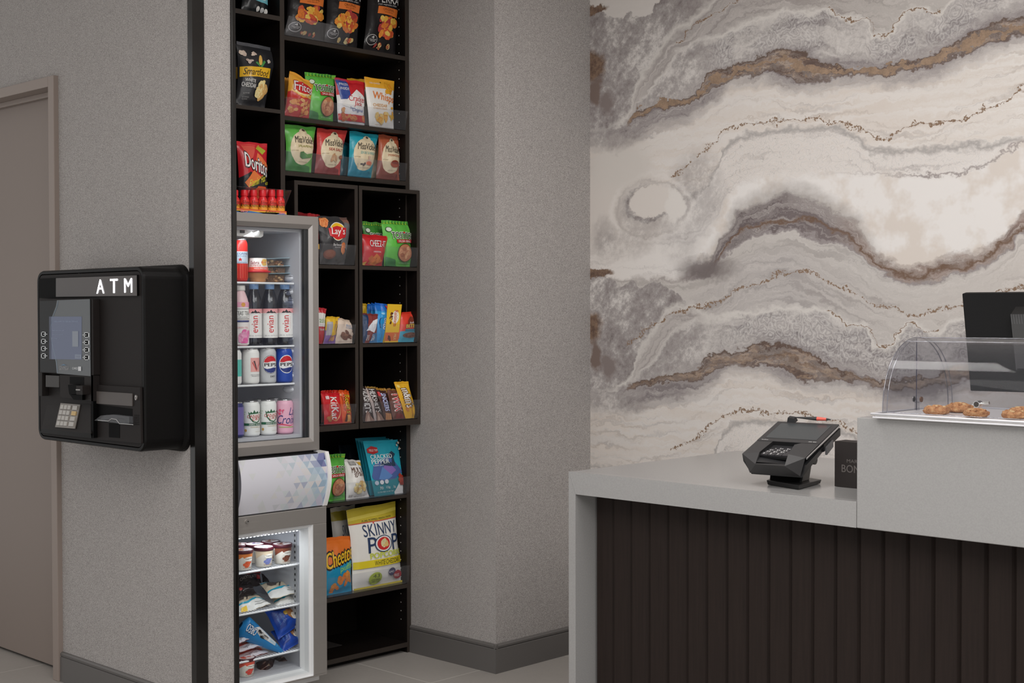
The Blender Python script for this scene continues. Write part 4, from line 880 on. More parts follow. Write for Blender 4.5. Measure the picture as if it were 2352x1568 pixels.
for px, ls, base, dark, fl, fc, art, sd in (
  (((653, 286), (725, 293), (715, 398), (655, 393)), 'green jalapeno chip bag with a cream label, leftmost of four', (98, 178, 78), (54, 118, 58), 'JALAPENO', (140, 140, 60), JA, 41),
  (((728, 294), (797, 301), (780, 404), (722, 398)), 'red sea salt chip bag with a cream label', (198, 66, 62), (132, 44, 44), 'SEA SALT', (170, 54, 46), SA, 42),
  (((803, 301), (870, 311), (853, 412), (797, 406)), 'teal vinegar chip bag with a cream label', (40, 158, 176), (22, 128, 152), 'SEA SALT & VINEGAR', (110, 172, 168), VI, 43),
  (((869, 309), (917, 317), (917, 418), (864, 410)), 'rust brown smokehouse chip bag with a cream label, rightmost of four', (170, 88, 60), (124, 62, 50), 'SMOKEHOUSE BBQ', (176, 92, 52), BB, 44)):
    pouch('chip_bag', ls, px, XM-.028, .02, .022, base, mv(fl, fc, dark, art), seed=sd, drop=s3[1]+.003)
for px, ls, base, sd in ((((700, 300), (735, 304), (728, 396), (700, 394)), 'dark red chip bag peeking out between the green and the red label bags', (104, 34, 36), 45), (((775, 325), (812, 330), (806, 405), (778, 402)), 'dark teal chip bag peeking out beside the red label bag', (16, 84, 96), 46), (((846, 330), (880, 336), (874, 412), (850, 410)), 'cream and brown chip bag peeking out left of the smokehouse one', (196, 176, 140), 47)):
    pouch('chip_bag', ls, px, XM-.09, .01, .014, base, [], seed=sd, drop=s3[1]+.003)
# cubbies, first shelf
LAY = [('poly', [(.0, .0), (.32, .0), (.36, .5), (.12, .62), (.0, .7)], (30, 28, 32)), ('poly', [(.60, 1), (.98, 1), (.9, .78), (.7, .86)], (126, 92, 80)), ('poly', [(.72, .9), (.94, .82), (.96, .3), (.62, .4)], (98, 97, 98)), ('blobs', .14, .86, .10, .07, 5, .11, [(220, 130, 74), (232, 150, 92), (206, 112, 60)], .8), ('ell', .50, .68, .24, .20, W), ('ell', .50, .68, .225, .185, (240, 190, 44)),
       ('poly', [(.22, .74), (.50, .80), (.78, .76), (.76, .56), (.48, .50), (.24, .58)], (200, 40, 46)), T("Lay's", .28, .57, .74, .77, W, bold=.03, shear=.1), T('Barbecue', .34, .375, .66, .425, (214, 212, 210)), T('flavored', .40, .33, .60, .355, (180, 178, 176)), ('ell', .26, .2, .20, .10, (96, 50, 36)), ('ell', .27, .21, .15, .07, (120, 66, 46)), ('blobs', .74, .3, .06, .10, 5, .09, [(206, 118, 70), (222, 140, 84)], .8)]
pouch('chip_bag', 'dark grey barbecue chip bag with a yellow round logo, in the left cubby', ((728, 496), (811, 500), (791, 607), (735, 605)), XCB-.03, .015, .024, (58, 57, 59), LAY, seed=51, drop=c1[1]+.003)
pouch('chip_bag', 'red and black chip bag squeezed behind the cooler frame, left of the barbecue chips', ((706, 490), (735, 494), (733, 606), (712, 605)), XCB-.05, .01, .014, (150, 34, 40), [('rect', 0, .0, 1, .5, (50, 26, 26)), ('rect', .5, .3, 1, .4, (220, 170, 60))], seed=52, drop=c1[1]+.003)
pouch('chip_bag', 'red and dark chip bag whose crumpled top just shows over the cooler', ((672, 486), (722, 494), (718, 606), (675, 604)), XCB-.12, .01, .014, (120, 34, 40), [('rect', 0, 0, 1, .94, (40, 42, 46))], seed=53, drop=c1[1]+.003, seal=(150, 40, 46))
CHZ = [T('CHEEZ-IT', .22, .60, .90, .82, W, bold=.03, out=(.06, (140, 20, 30))), T('ORIGINAL', .36, .41, .72, .46, W), ('poly', [(.24, .06), (.52, .38), (.90, .16), (.62, .0)], (214, 120, 56)), ('poly', [(.20, .22), (.32, .32), (.50, .2), (.34, .04)], (196, 100, 48)), ('poly', [(.02, .08), (.18, .12), (.16, .0), (.02, .01)], (222, 170, 80)), ('ell', .56, .22, .02, .012, (120, 50, 26))]
pouch('cracker_bag', 'red cheese cracker bag in the right cubby', ((829, 537), (892, 543), (877, 612), (830, 610)), XCB-.028, .012, .018, (196, 36, 44), CHZ, seed=54, drop=c1[1]+.003)
pouch('chip_bag', 'green tortilla chip bag standing right of the red cracker bag', ((874, 506), (946, 510), (945, 614), (882, 612)), XCB-.04, .015, .024, TG, TOS, seed=55, drop=c1[1]+.003)
for i, px in enumerate((((822, 514), (852, 520), (850, 608), (824, 606)), ((832, 508), (884, 514), (880, 610), (838, 608)))):
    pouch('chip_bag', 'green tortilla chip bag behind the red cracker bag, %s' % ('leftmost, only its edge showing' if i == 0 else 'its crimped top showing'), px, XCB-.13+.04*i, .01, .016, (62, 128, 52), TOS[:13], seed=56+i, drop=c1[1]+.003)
# second cubby shelf
pouch('snack_bar', 'red and white cereal bar behind the cooler frame, left cubby', ((728, 706), (748, 709), (744, 791), (730, 791)), XCB-.03, .01, .008, (186, 44, 54), [('rect', 0, .48, 1, .86, (232, 230, 226)), T('ashi', .1, .58, .95, .74, (120, 160, 96)), T('TRAIL MIX', .1, .36, .9, .42, W)], seed=61, drop=c2[1]+.003)
pouch('snack_bar', 'yellow and purple cookie bar in the left cubby', ((750, 726), (779, 729), (769, 792), (742, 792)), XCB-.022, .012, .010, (232, 190, 52), [('poly', [(.0, .0), (1, .0), (.9, .35), (.5, .25), (.0, .5)], (122, 86, 150)), ('rect', .05, .3, .45, .8, (170, 166, 170)), T('Mimos', .74, .36, .90, .84, (150, 60, 130), rot=-90), ('blobs', .6, .2, .2, .1, 5, .14, [(190, 140, 100)], .6)], seed=62, drop=c2[1]+.003)
pouch('snack_bar', 'second yellow cookie bar, behind the yellow and purple one', ((740, 729), (760, 730), (756, 791), (738, 791)), XCB-.05, .012, .008, (218, 186, 60), [('rect', .1, .3, .7, .7, (150, 150, 156))], seed=63, drop=c2[1]+.003)
BEI = [T('Rice', .40, .70, .60, .80, (90, 130, 170), bold=.02), T('Crispies', .36, .60, .72, .69, (90, 130, 170)), ('ell', .82, .70, .1, .06, (206, 60, 66)), ('blobs', .42, .30, .2, .16, 10, .13, [(120, 82, 66), (150, 106, 84), (96, 62, 50)], .8), ('blobs', .72, .36, .12, .16, 6, .06, [(96, 62, 50), (176, 140, 116)], .8)]
pouch('snack_bar', 'beige chocolate crisp square in the left cubby, wrapper corner sticking out', ((776, 730), (822, 740), (812, 790), (769, 793)), XCB-.02, .012, .012, (222, 202, 184), BEI, seed=64, drop=c2[1]+.003)
pouch('candy_bag', 'yellow candy bag at the back of the right cubby, left of the blue wrappers', ((830, 697), (850, 698), (850, 792), (832, 792)), XCB-.12, .005, .012, (226, 184, 44), [], seed=65, drop=c2[1]+.003)
OREO = [('poly', [(0, .0), (1, .0), (1, .80), (0, .80)], (44, 150, 214)), ('poly', [(0, .8), (1, .8), (1, .84), (0, .84)], (24, 110, 190)), T('OREO', .66, .34, .94, .64, W, rot=-90, bold=.03, out=(.07, (20, 70, 150))), ('ell', .40, .5, .22, .13, (24, 60, 110)), ('ell', .46, .5, .20, .12, (44, 150, 214)), ('ell', .5, .74, .12, .03, (150, 206, 236)), ('poly', [(.7, .96), (.96, .96), (.96, .86)], (200, 44, 60))]
for i in range(3):
    dx = -8-9*(2-i)
    pouch('cookie_pack', ('blue cookie pack behind, its folded top farthest left', 'blue cookie pack between the front one and the farthest', 'blue cookie pack, fully visible beside the yellow box')[i], ((869+dx, 695+(2-i)), (899+dx, 700+(2-i)), (890+dx, 789), (868+dx, 788)), XCB-.10+.036*i, .012, .012, (30, 108, 196), OREO if i == 2 else OREO[:2], seed=66+i, drop=c2[1]+.003, seal=(30, 100, 190))
pouch('ice_bar', 'dark blue and brown bar with a white swoosh, at the left of the right cubby', ((832, 719), (868, 722), (864, 789), (830, 788)), XCB-.018, .012, .009, (120, 52, 48), [('poly', [(.0, .0), (.22, .0), (.35, 1), (.0, 1)], (22, 50, 84)), ('poly', [(.18, .40), (.62, .76), (.95, .84), (.92, .56), (.72, .34), (.42, .42)], (232, 234, 238)), ('poly', [(.55, .0), (1, .0), (.9, .34), (.62, .3)], (44, 106, 152)), T('COOKIE', .22, .08, .42, .26, W, rot=90), T('TREAT', .62, .06, .82, .28, W, rot=90)], cat='snack bar', seed=70, drop=c2[1]+.003)
def carton(name, label, px, X0, lean, dep, col, side, ops, cat, group=None, drop=None):
    K = [at(p[0], p[1], 0, X0-(lean if i < 2 else 0)) for i, p in enumerate(px)]
    if drop is not None: K[2].z = K[3].z = drop
    n = (K[1]-K[3]).cross(K[0]-K[2]).normalized()
    if n.x < 0: n = -n
    mb = MB(); B = [k-n*dep for k in K]
    mb.add(K+B, [(3, 2, 1, 0), (4, 5, 6, 7), (0, 1, 5, 4), (1, 2, 6, 5), (2, 3, 7, 6), (3, 0, 4, 7)], paper(side))
    def S(u, v, off=0.): return (K[3]*(1-u)+K[2]*u)*(1-v)+(K[0]*(1-u)+K[1]*u)*v+n*off
    mb.grid(S, 1, 1, paper(col), .0002); prints(mb, S, ops, paper, 1, 1, .0004, .0002)
    return tag(mb.obj(name, origin=(K[2]+K[3])/2), label, cat, group)
RAI = [('rect', 0, 0, 1, .26, (214, 106, 54)), ('rect', 0, 0, 1, .04, (236, 190, 44)), ('ell', .62, .66, .26, .17, (246, 240, 220)), T('Raisinets', .52, .42, .78, .84, (190, 44, 40), rot=-90, bold=.03), ('blobs', .32, .64, .10, .16, 16, .06, [(70, 36, 26), (96, 54, 38)], .5), ('blobs', .3, .14, .08, .06, 4, .09, [(84, 44, 30)], .6), T('MILK', .62, .06, .80, .22, (240, 214, 150), rot=-90)]
carton('candy_box', 'yellow chocolate raisin box leaning between the blue cookies and the red bites bag', ((891, 698), (923, 699), (914, 790), (883, 790)), XCB-.02, .015, .015, (238, 192, 44), (222, 172, 36), RAI, 'box', drop=c2[1]+.003)
BIT = [('rect', 0, 0, 1, .10, (70, 168, 194)), ('rect', .02, .1, .98, .36, (60, 150, 176)), ('poly', [(.32, .70), (.44, .84), (.54, .84), (.68, .70), (.64, .5), (.36, .5)], (110, 48, 34)), T('BITES', .24, .46, .86, .58, (228, 200, 74), bold=.05, out=(.09, (96, 40, 30))), T('Soft', .42, .60, .66, .66, W), ('rect', .22, .34, .86, .42, (44, 108, 128)), ('ell', .52, .22, .38, .09, (104, 66, 54)), ('blobs', .52, .22, .32, .06, 16, .05, [(120, 80, 66), (84, 52, 44)], .7)]
pouch('snack_bag', 'small red bites pouch with a teal foot, right end of the candy cubby', ((922, 718), (962, 714), (958, 790), (913, 788)), XCB-.02, .015, .012, (214, 62, 44), BIT, seed=71, drop=c2[1]+.003, wr=.4)
# third cubby shelf
for i in range(5):
    pouch('wafer_bar', 'red wafer bar wrapper top behind the front wafer bar, %s' % ('farthest', 'fourth from front', 'third from front', 'second behind', 'directly behind it')[i], ((736+i*7, 897-i*.3), (764+i*5, 898), (764+i*5, 974), (738+i*6, 975)), XCB-.10+i*.013, .01, .005, (214, 50, 38), [], cat='candy bar', seed=80+i, drop=c3[1]+.003, group='red wafer bars')
pouch('wafer_bar', 'red wafer bar with a white oval logo, front of the left cubby', ((738, 900), (779, 903), (788, 973), (744, 976)), XCB-.022, .014, .008, (204, 30, 40), [('ell', .60, .45, .30, .37, (232, 180, 120)), ('ell', .585, .45, .27, .345, (206, 30, 40)), T('KitKat', .36, .14, .78, .86, W, rot=-90, bold=.04), ('blobs', .25, .2, .1, .1, 4, .1, [(186, 120, 70)], .7), ('rect', .16, .78, .32, .88, (230, 200, 200))], cat='candy bar', seed=86, drop=c3[1]+.003)
pouch('candy_bar', 'orange peanut butter cup bar beside the red wafer bar', ((776, 896), (803, 897), (814, 972), (786, 973)), XCB-.025, .014, .010, (222, 88, 36), [T("Reese's", .34, .30, .86, .86, (244, 196, 50), rot=-90, bold=.03, out=(.07, (70, 36, 22))), T('PEANUT BUTTER CUPS', .16, .36, .27, .80, (70, 36, 22), rot=-90), ('poly', [(.2, .04), (.62, .02), (.68, .26), (.26, .28)], (80, 42, 30)), ('rect', .4, .03, .62, .24, (222, 160, 90)), ('ell', .12, .86, .1, .04, (240, 160, 120))], seed=87, drop=c3[1]+.003)
HER = [T("HERSHEY'S", .26, .24, .84, .93, (236, 234, 232), rot=-90, bold=.03), ('poly', [(.2, .0), (.95, .0), (.6, .22), (.35, .3)], (142, 112, 100)), ('poly', [(.35, .0), (.62, .0), (.45, .2)], (184, 156, 140))]
pouch('candy_bar', 'dark brown chocolate bar half hidden at the cubby side, leftmost', ((822, 886), (847, 889), (861, 970), (832, 971)), XCB-.022, .014, .006, (50, 34, 32), HER, group='brown chocolate bars', seed=88, drop=c3[1]+.003)
pouch('candy_bar', 'dark brown chocolate bar with a silver left edge, second from left', ((838, 887), (862, 889), (885, 967), (860, 970)), XCB-.02, .014, .006, (52, 36, 34), [('rect', 0, 0, .2, 1, (170, 156, 152))]+HER, group='brown chocolate bars', seed=89, drop=c3[1]+.003, seal=(150, 120, 60))
pouch('candy_bar', 'brown nougat bar with a blue-edged white logo', ((863, 896), (886, 897), (901, 965), (884, 967)), XCB-.021, .014, .007, (64, 38, 32), [T('SNICKERS', .3, .30, .86, .90, (222, 226, 240), rot=-90, bold=.03, out=(.07, (52, 66, 150))), ('poly', [(.1, .0), (.9, .0), (.9, .2), (.2, .24)], (186, 130, 86)), ('rect', .05, .8, .25, .95, (190, 40, 46))], seed=90, drop=c3[1]+.003)
pouch('candy_bar', 'brown caramel twin bar with red and white lettering', ((887, 893), (915, 894), (931, 962), (902, 965)), XCB-.02, .014, .007, (92, 54, 44), [T('TWIX', .26, .26, .88, .88, (196, 34, 44), rot=-90, bold=.05, out=(.09, (240, 232, 226))), ('poly', [(.2, .02), (.85, .02), (.8, .16), (.3, .18)], (120, 40, 40))], seed=91, drop=c3[1]+.003, seal=(150, 110, 60))
pouch('candy_bag', 'yellow peanut candy bag leaning to the right over the chocolate bars', ((904, 877), (936, 876), (962, 957), (931, 963)), XCB-.016, .012, .010, (232, 178, 44), [T("m&m's", .24, .30, .90, .82, (246, 240, 232), rot=-90, bold=.06, out=(.10, (74, 44, 30))), ('ell', .16, .88, .1, .04, (240, 214, 120)), ('blobs', .4, .2, .2, .1, 4, .1, [(214, 150, 60), (196, 120, 50)], .7)], seed=92, drop=c3[1]+.003)
for i in range(3): pouch('candy_bar', 'gold-topped candy bar at the back of the right cubby, %s' % ('left', 'middle', 'right')[i], ((850+i*14, 889+i), (866+i*14, 891+i), (872+i*14, 967), (856+i*14, 968)), XCB-.07, .01, .006, (170, 122, 44), [('rect', 0, 0, 1, .86, (60, 40, 34))], group='gold-topped candy bars at the back', seed=93+i, drop=c3[1]+.003, crimp=False)
# lower bookcase
pouch('chip_bag', 'green tortilla chip bag half hidden by the freezer canopy', ((724, 1045), (793, 1043), (792, 1152), (726, 1158)), XM-.035, .02, .026, TG, TOS, seed=101, drop=sA[1]+.003)
MUL = [('poly', [(.62, .98), (.98, .98), (.99, .84), (.8, .88)], (222, 176, 52)), ('rect', .18, .86, .6, .97, (70, 66, 62)), ('rect', .21, .875, .57, .96, (226, 224, 220)), T('SO GOOD', .23, .885, .55, .95, (70, 66, 62), bold=.01), T('MULTI', .22, .66, .84, .80, (84, 56, 40), bold=.05), T('grain', .34, .54, .90, .68, (84, 56, 40), bold=.01), ('blobs', .55, .30, .28, .15, 30, .09, [(226, 196, 130), (206, 168, 104), (236, 214, 160)], .75),
       T('100 CAL', .04, .04, .2, .1, (80, 76, 74)), T('NET WT 1.25 OZ', .3, .03, .8, .06, (100, 96, 92))]
pouch('chip_bag', 'small white multigrain chip bag on the shelf of jerky', ((790, 1055), (827, 1058), (847, 1141), (795, 1151)), XM-.03, .022, .022, (236, 234, 230), MUL, seed=102, drop=sA[1]+.003)
JER = [('poly', [(.0, .0), (1, .0), (1, .04), (.72, .35), (.5, .30), (.0, .28)], (34, 128, 140)), ('poly', [(.62, .0), (1, .0), (1, .24), (.9, .30), (.62, .04)], (232, 232, 230)), ('poly', [(.02, .36), (.12, .56), (.3, .62), (.55, .70), (.74, .60), (.94, .40), (.66, .28), (.3, .26), (.05, .30)], (74, 96, 150)), ('poly', [(.34, .48), (.50, .62), (.74, .44), (.56, .36)], (132, 106, 176)), ('poly', [(.18, .30), (.34, .52), (.6, .34), (.4, .26)], (94, 134, 190)),
       ('poly', [(.62, .52), (.66, .66), (.58, .74), (.70, .80), (.80, .74), (.72, .68), (.74, .52)], (40, 56, 72)), ('poly', [(.30, .56), (.42, .64), (.64, .58), (.6, .52)], (44, 58, 80)), ('poly', [(.03, .86), (.17, .91), (.32, .88), (.32, .79), (.17, .76), (.03, .79)], (178, 44, 46)), T('FIELD TRIP', .06, .81, .30, .85, W), T('CRACKED', .05, .67, .68, .75, (232, 240, 240), bold=.03), T('PEPPER', .05, .58, .56, .66, (232, 240, 240), bold=.03), T('TURKEY JERKY', .07, .53, .38, .56, (220, 234, 236)),
       ('ell', .10, .235, .055, .04, (190, 204, 220)), ('ell', .24, .24, .055, .04, (232, 236, 240)), ('ell', .38, .245, .055, .04, (222, 228, 236)), ('blobs', .84, .25, .12, .07, 9, .08, [(156, 58, 40), (130, 44, 34)], .7), T('70', .14, .11, .24, .16, W), T('12g', .34, .11, .46, .16, W), T('2g', .56, .11, .64, .16, W), T('GLUTEN FREE 12G PROTEIN', .05, .05, .56, .075, (206, 226, 228)), ('blobs', .93, .90, .06, .07, 7, .04, [(222, 206, 190), (60, 52, 50)], .8)]
for i, ls in enumerate(('teal jerky pouch farthest behind, only its left edge and top showing', 'third teal jerky pouch, behind two others', 'teal jerky pouch just behind the front one')):
    dx, dy = (-18, -12, -6)[i], (-8, -4, -2)[i]
    pouch('jerky_pouch', ls, ((834+dx, 1014+dy), (912+dx*.8, 1010+dy), (928+dx, 1133), (856+dx, 1142)), XM-.09+.02*i, .03, .004, (38, 148, 170), [('poly', [(.86, .99), (.99, .99), (.99, .9)], (220, 222, 220))], seed=103+i, drop=sA[1]+.003, wr=.3, group='teal jerky pouches', crimp=False)
pouch('jerky_pouch', 'front teal jerky pouch with a red badge and white lettering', ((833, 1014), (915, 1010), (935, 1136), (860, 1145)), XM-.022, .03, .010, (42, 162, 184), JER, seed=107, drop=sA[1]+.003, wr=.35, seal=(42, 162, 184))
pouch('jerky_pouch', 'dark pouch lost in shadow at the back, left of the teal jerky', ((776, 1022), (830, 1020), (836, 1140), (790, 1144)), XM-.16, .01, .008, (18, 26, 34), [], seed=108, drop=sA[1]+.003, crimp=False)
CHT = [('poly', [(.0, .0), (1, .0), (1, .62), (.5, .50), (.0, .46)], (28, 142, 182)), T('Cheetos', .0, .52, .99, .80, (246, 196, 44), bold=.06, out=(.11, K_), tilt=.16, shear=.1), T('puffs', .46, .38, .97, .52, (150, 206, 96), bold=.04, tilt=.06), ('blobs', .66, .22, .24, .11, 8, .10, [(226, 128, 52), (236, 150, 70)], 1.), ('blobs', .3, .12, .2, .07, 5, .08, [(226, 128, 52), (236, 150, 70)], .8)]
pouch('puffs_bag', 'orange and blue cheese puffs bag beside the large white popcorn bag', ((738, 1236), (807, 1231), (808, 1364), (742, 1371)), XM-.034, .022, .026, (226, 116, 40), CHT, seed=109, drop=sB[1]+.003)
POP = [('rect', 0, .82, 1, 1, (186, 168, 52)), ('poly', [(0, .86), (1, .90), (1, .94), (0, .90)], (214, 198, 86)), ('rect', 0, .81, 1, .822, (196, 90, 60)), T('PURE POPPED PERFECTION', .22, .83, .86, .852, (60, 54, 40), tilt=.01), T('SKINNY', .20, .64, .94, .79, (38, 54, 84)), ('ell', .44, .80, .015, .008, (206, 50, 50)), T('POP', .26, .43, .97, .63, (38, 54, 84), bold=.01), ('ell', .58, .53, .19, .105, (38, 54, 84)), ('ell', .58, .53, .17, .094, (236, 236, 234)), ('ell', .58, .53, .14, .080, (200, 46, 48)), ('blobs', .58, .53, .05, .03, 7, .06, [(240, 220, 170), (226, 190, 120)], .7),
       T('POPCORN', .28, .36, .98, .43, (196, 206, 52), bold=.05), ('rect', 0, .255, 1, .345, (226, 206, 48)), T('WHITE CHEDDAR', .36, .27, .94, .33, (48, 44, 40)), ('ell', .40, .11, .13, .078, (164, 182, 60)), T('43', .33, .12, .47, .165, (60, 70, 40)), T('CALORIES', .31, .085, .49, .105, (60, 70, 40)), T('PER CUP', .33, .06, .47, .078, (60, 70, 40)), ('ell', .74, .16, .08, .05, (54, 54, 86)), T('GMO', .68, .145, .80, .172, W), ('ell', .87, .11, .09, .055, (158, 42, 52)), T('FREE', .81, .085, .93, .12, W), ('rect', 0, .0, 1, .022, (206, 186, 60))]
pouch('popcorn_bag', 'large white popcorn bag with yellow ends on the lowest stocked shelf', ((795, 1172), (908, 1152), (925, 1343), (810, 1357)), XM-.036, .022, .030, (238, 236, 230), POP, seed=110, drop=sB[1]+.003, seal=(196, 178, 58))
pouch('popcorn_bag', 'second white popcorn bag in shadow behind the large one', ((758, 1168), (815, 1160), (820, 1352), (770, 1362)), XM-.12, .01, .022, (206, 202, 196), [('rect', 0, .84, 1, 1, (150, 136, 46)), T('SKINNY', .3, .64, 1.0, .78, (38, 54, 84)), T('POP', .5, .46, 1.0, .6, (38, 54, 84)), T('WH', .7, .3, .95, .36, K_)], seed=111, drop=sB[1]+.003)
# ------------------------------------------------------------------ drinks and ice cream
ALU = mat((200, 200, 203), .22, .9, name='aluminium')
def can(px, pt, pb, wpx, X, base, ops, label, group=None, half=PI*1.0, face=None, z=None, name='drink_can'):
    c = at(px, pb, 0, X); z0 = z if z is not None else c.z; h = at(px, pt, 0, X).z-c.z
    r = (at(px+wpx/2, pb, 0, X).y-at(px-wpx/2, pb, 0, X).y)/2*.80
    t = thing(name, label, 'can', (c.x, c.y, z0), group)
    mb = MB(); m = film(base) if base else ALU
    mb.lathe([(r*.80, .001), (r*.84, .0), (r*.98, h*.05), (r, h*.08), (r, h*.86), (r*.96, h*.90), (r*.82, h*.965)], (c.x, c.y, z0), m, 36)
    f0 = (face if face is not None else math.atan2(-c.y, -c.x))
    def S(u, v, off=0.):
        th = f0-half/2+half*u; rr = r+.0001+off
        return Vector((c.x+rr*math.cos(th), c.y+rr*math.sin(th), z0+h*(.08+.78*v)))
    if ops: prints(mb, S, ops, film, 16, 1, .0002, .0001)
    mb.obj('can_body', t)
    mb = MB(); mb.lathe([(r*.82, h*.965), (r*.84, h*.975), (r*.84, h), (r*.80, h), (r*.78, h*.975), (.0001, h*.975)], (c.x, c.y, z0), ALU, 36, caps=False); ld = mb.obj('can_lid', t)
    mb = MB(); mb.box((c.x-.004, c.y-.003, z0+h*.978), (c.x+.010, c.y+.003, z0+h*.985), ALU); mb.obj('pull_tab', ld)
    return r
XB = -3.725
zs1, zs2, zs3 = [z+.004 for z in CZ]
zfl = zb+.002+.05+.001
# top shelf
can(551, 548, 646, 38, XB, (206, 44, 40), [('rect', 0, .44, 1, .80, (200, 214, 228)), T('PELLEGRINO', .12, .70, .92, .77, (52, 70, 110), bold=.02), T('ESSENZA', .26, .645, .8, .68, (70, 90, 130)), ('poly', [(.52, .62), (.55, .575), (.6, .575), (.565, .55), (.58, .505), (.52, .53), (.46, .505), (.475, .55), (.44, .575), (.49, .575)], (206, 50, 46)), T('FICODINDIA', .2, .45, .84, .48, (70, 90, 130))]+[('rect', i*.1, .0, i*.1+.03, .42, (222, 82, 66)) for i in range(10)], 'tall slim red sparkling drink can with a pale blue band, top cooler shelf', z=zs1)
# hummus cup
c = at(592, 645, 0, XB); t = thing('hummus_cup', 'tan hummus and pretzel cup with a red rim and white sleeve', 'cup', (c.x, c.y, zs1))
hw = (at(612, 645, 0, XB).y-at(570, 645, 0, XB).y)/2
zr = zat(592, 626.5, XB)-zs1
mb = MB(); mb.lathe([(hw*.66, 0), (hw*.74, .004), (hw*.72, .010), (hw*.9, zr*.55), (hw*.98, zr)], (c.x, c.y, zs1), mat((198, 140, 96), .4, var=.15, bscale=90), 36); mb.obj('cup_body', t)
mb = MB(); mb.lathe([(hw*.98, zr), (hw*1.16, zr+.001), (hw*1.16, zr+.006), (hw*1.0, zr+.007)], (c.x, c.y, zs1), mat((206, 44, 56), .35), 36); mb.obj('rim', t)
zz0, zz1 = zs1+zr+.007, zat(592, 593, XB)
mb = MB(); mb.lathe([(hw*.96, zr+.007), (hw*.8, zz1-zs1-.002), (hw*.78, zz1-zs1)], (c.x, c.y, zs1), film((190, 150, 112)), 36)
f0 = math.atan2(-c.y, -c.x)+.1
def SH(u, v, off=0.):
    th = f0-1.1+2.2*u; r = hw*(.965-.17*v)+.0006+off
    return Vector((c.x+r*math.cos(th), c.y+r*math.sin(th), zz0+(zz1-zz0)*v))
mb.grid(SH, 12, 4, film((238, 234, 230))); prints(mb, SH, [('rect', .0, .0, 1, .28, (222, 92, 76)), T('Sabra', .10, .50, .52, .76, (140, 44, 60), bold=.01, shear=.1), T('HUMMUS', .08, .34, .60, .46, (190, 70, 70)), T('WITH PRETZELS', .30, .1, .9, .22, W), ('blobs', .8, .66, .12, .18, 5, .12, [(236, 186, 100), (206, 120, 70)], 1.)], film, 12, 4, .0003, .0002); mb.obj('sleeve', t)
# trail mix tubs
for k, (pb_, pt_, pr, tilt, ls) in enumerate(((645, 629.5, 668, .01, 'bottom'), (628, 613, 670, .012, 'middle'), (612, 596, 664, .016, 'top'))):
    x0 = XB-.0; yL, yR = at(604, 640, 0, x0).y, at(pr-5, 640, 0, x0).y
    z0, z1 = zat(640, pb_, x0), zat(640, pt_, x0)
    if k == 0: z0 = zs1
    t = thing('trail_mix_tub', 'clear tub of nut mix with a pale blue lid, %s of three' % ls, 'tub', ((x0-.03), (yL+yR)/2, z0), 'stacked nut mix tubs')
    mb = MB(); mb.hexa([(x0-.006, yL, z0), (x0-.006, yR-.004, z0+tilt*.2), (x0-.06, yR-.004, z0+tilt*.2), (x0-.06, yL, z0)], [(x0, yL-.004, z1), (x0, yR, z1+tilt*.3), (x0-.066, yR, z1+tilt*.3), (x0-.066, yL-.004, z1)], CLEAR); mb.obj('tub', t)
    rnd = random.Random(k+3); mb = MB(); mb.box((x0-.054, yL+.002, z0+.001), (x0-.011, yR-.010, z1-.003), mat((120, 84, 58), .6, var=.5, bscale=160, bump=.6)); NM = [mat(c_, .5) for c_ in ((188, 140, 96), (140, 92, 62), (206, 170, 124), (70, 48, 44), (170, 120, 80))]
    for i in range(42): mb.ell((x0-.011-rnd.random()*.03, yL+.003+(yR-yL-.012)*rnd.random(), z0+.004+(z1-z0-.008)*rnd.random()), (.008, .007, .005), NM[i % 5], 8, 5, .2, i)
    tag(mb.obj('nut_mix', t), kind='stuff')
    mb = MB(); mb.hexa([(x0+.004, yL-.006, z1+.0002), (x0+.004, yR+.008, z1+tilt*.35+.0003), (x0-.07, yR+.008, z1+tilt*.35+.0003), (x0-.07, yL-.006, z1+.0002)], [(x0+.004, yL-.006, z1+.0014), (x0+.004, yR+.008, z1+tilt*.35+.0015), (x0-.07, yR+.008, z1+tilt*.35+.0015), (x0-.07, yL-.006, z1+.0014)], mat((168, 206, 222), .3)); mb.obj('lid', t)
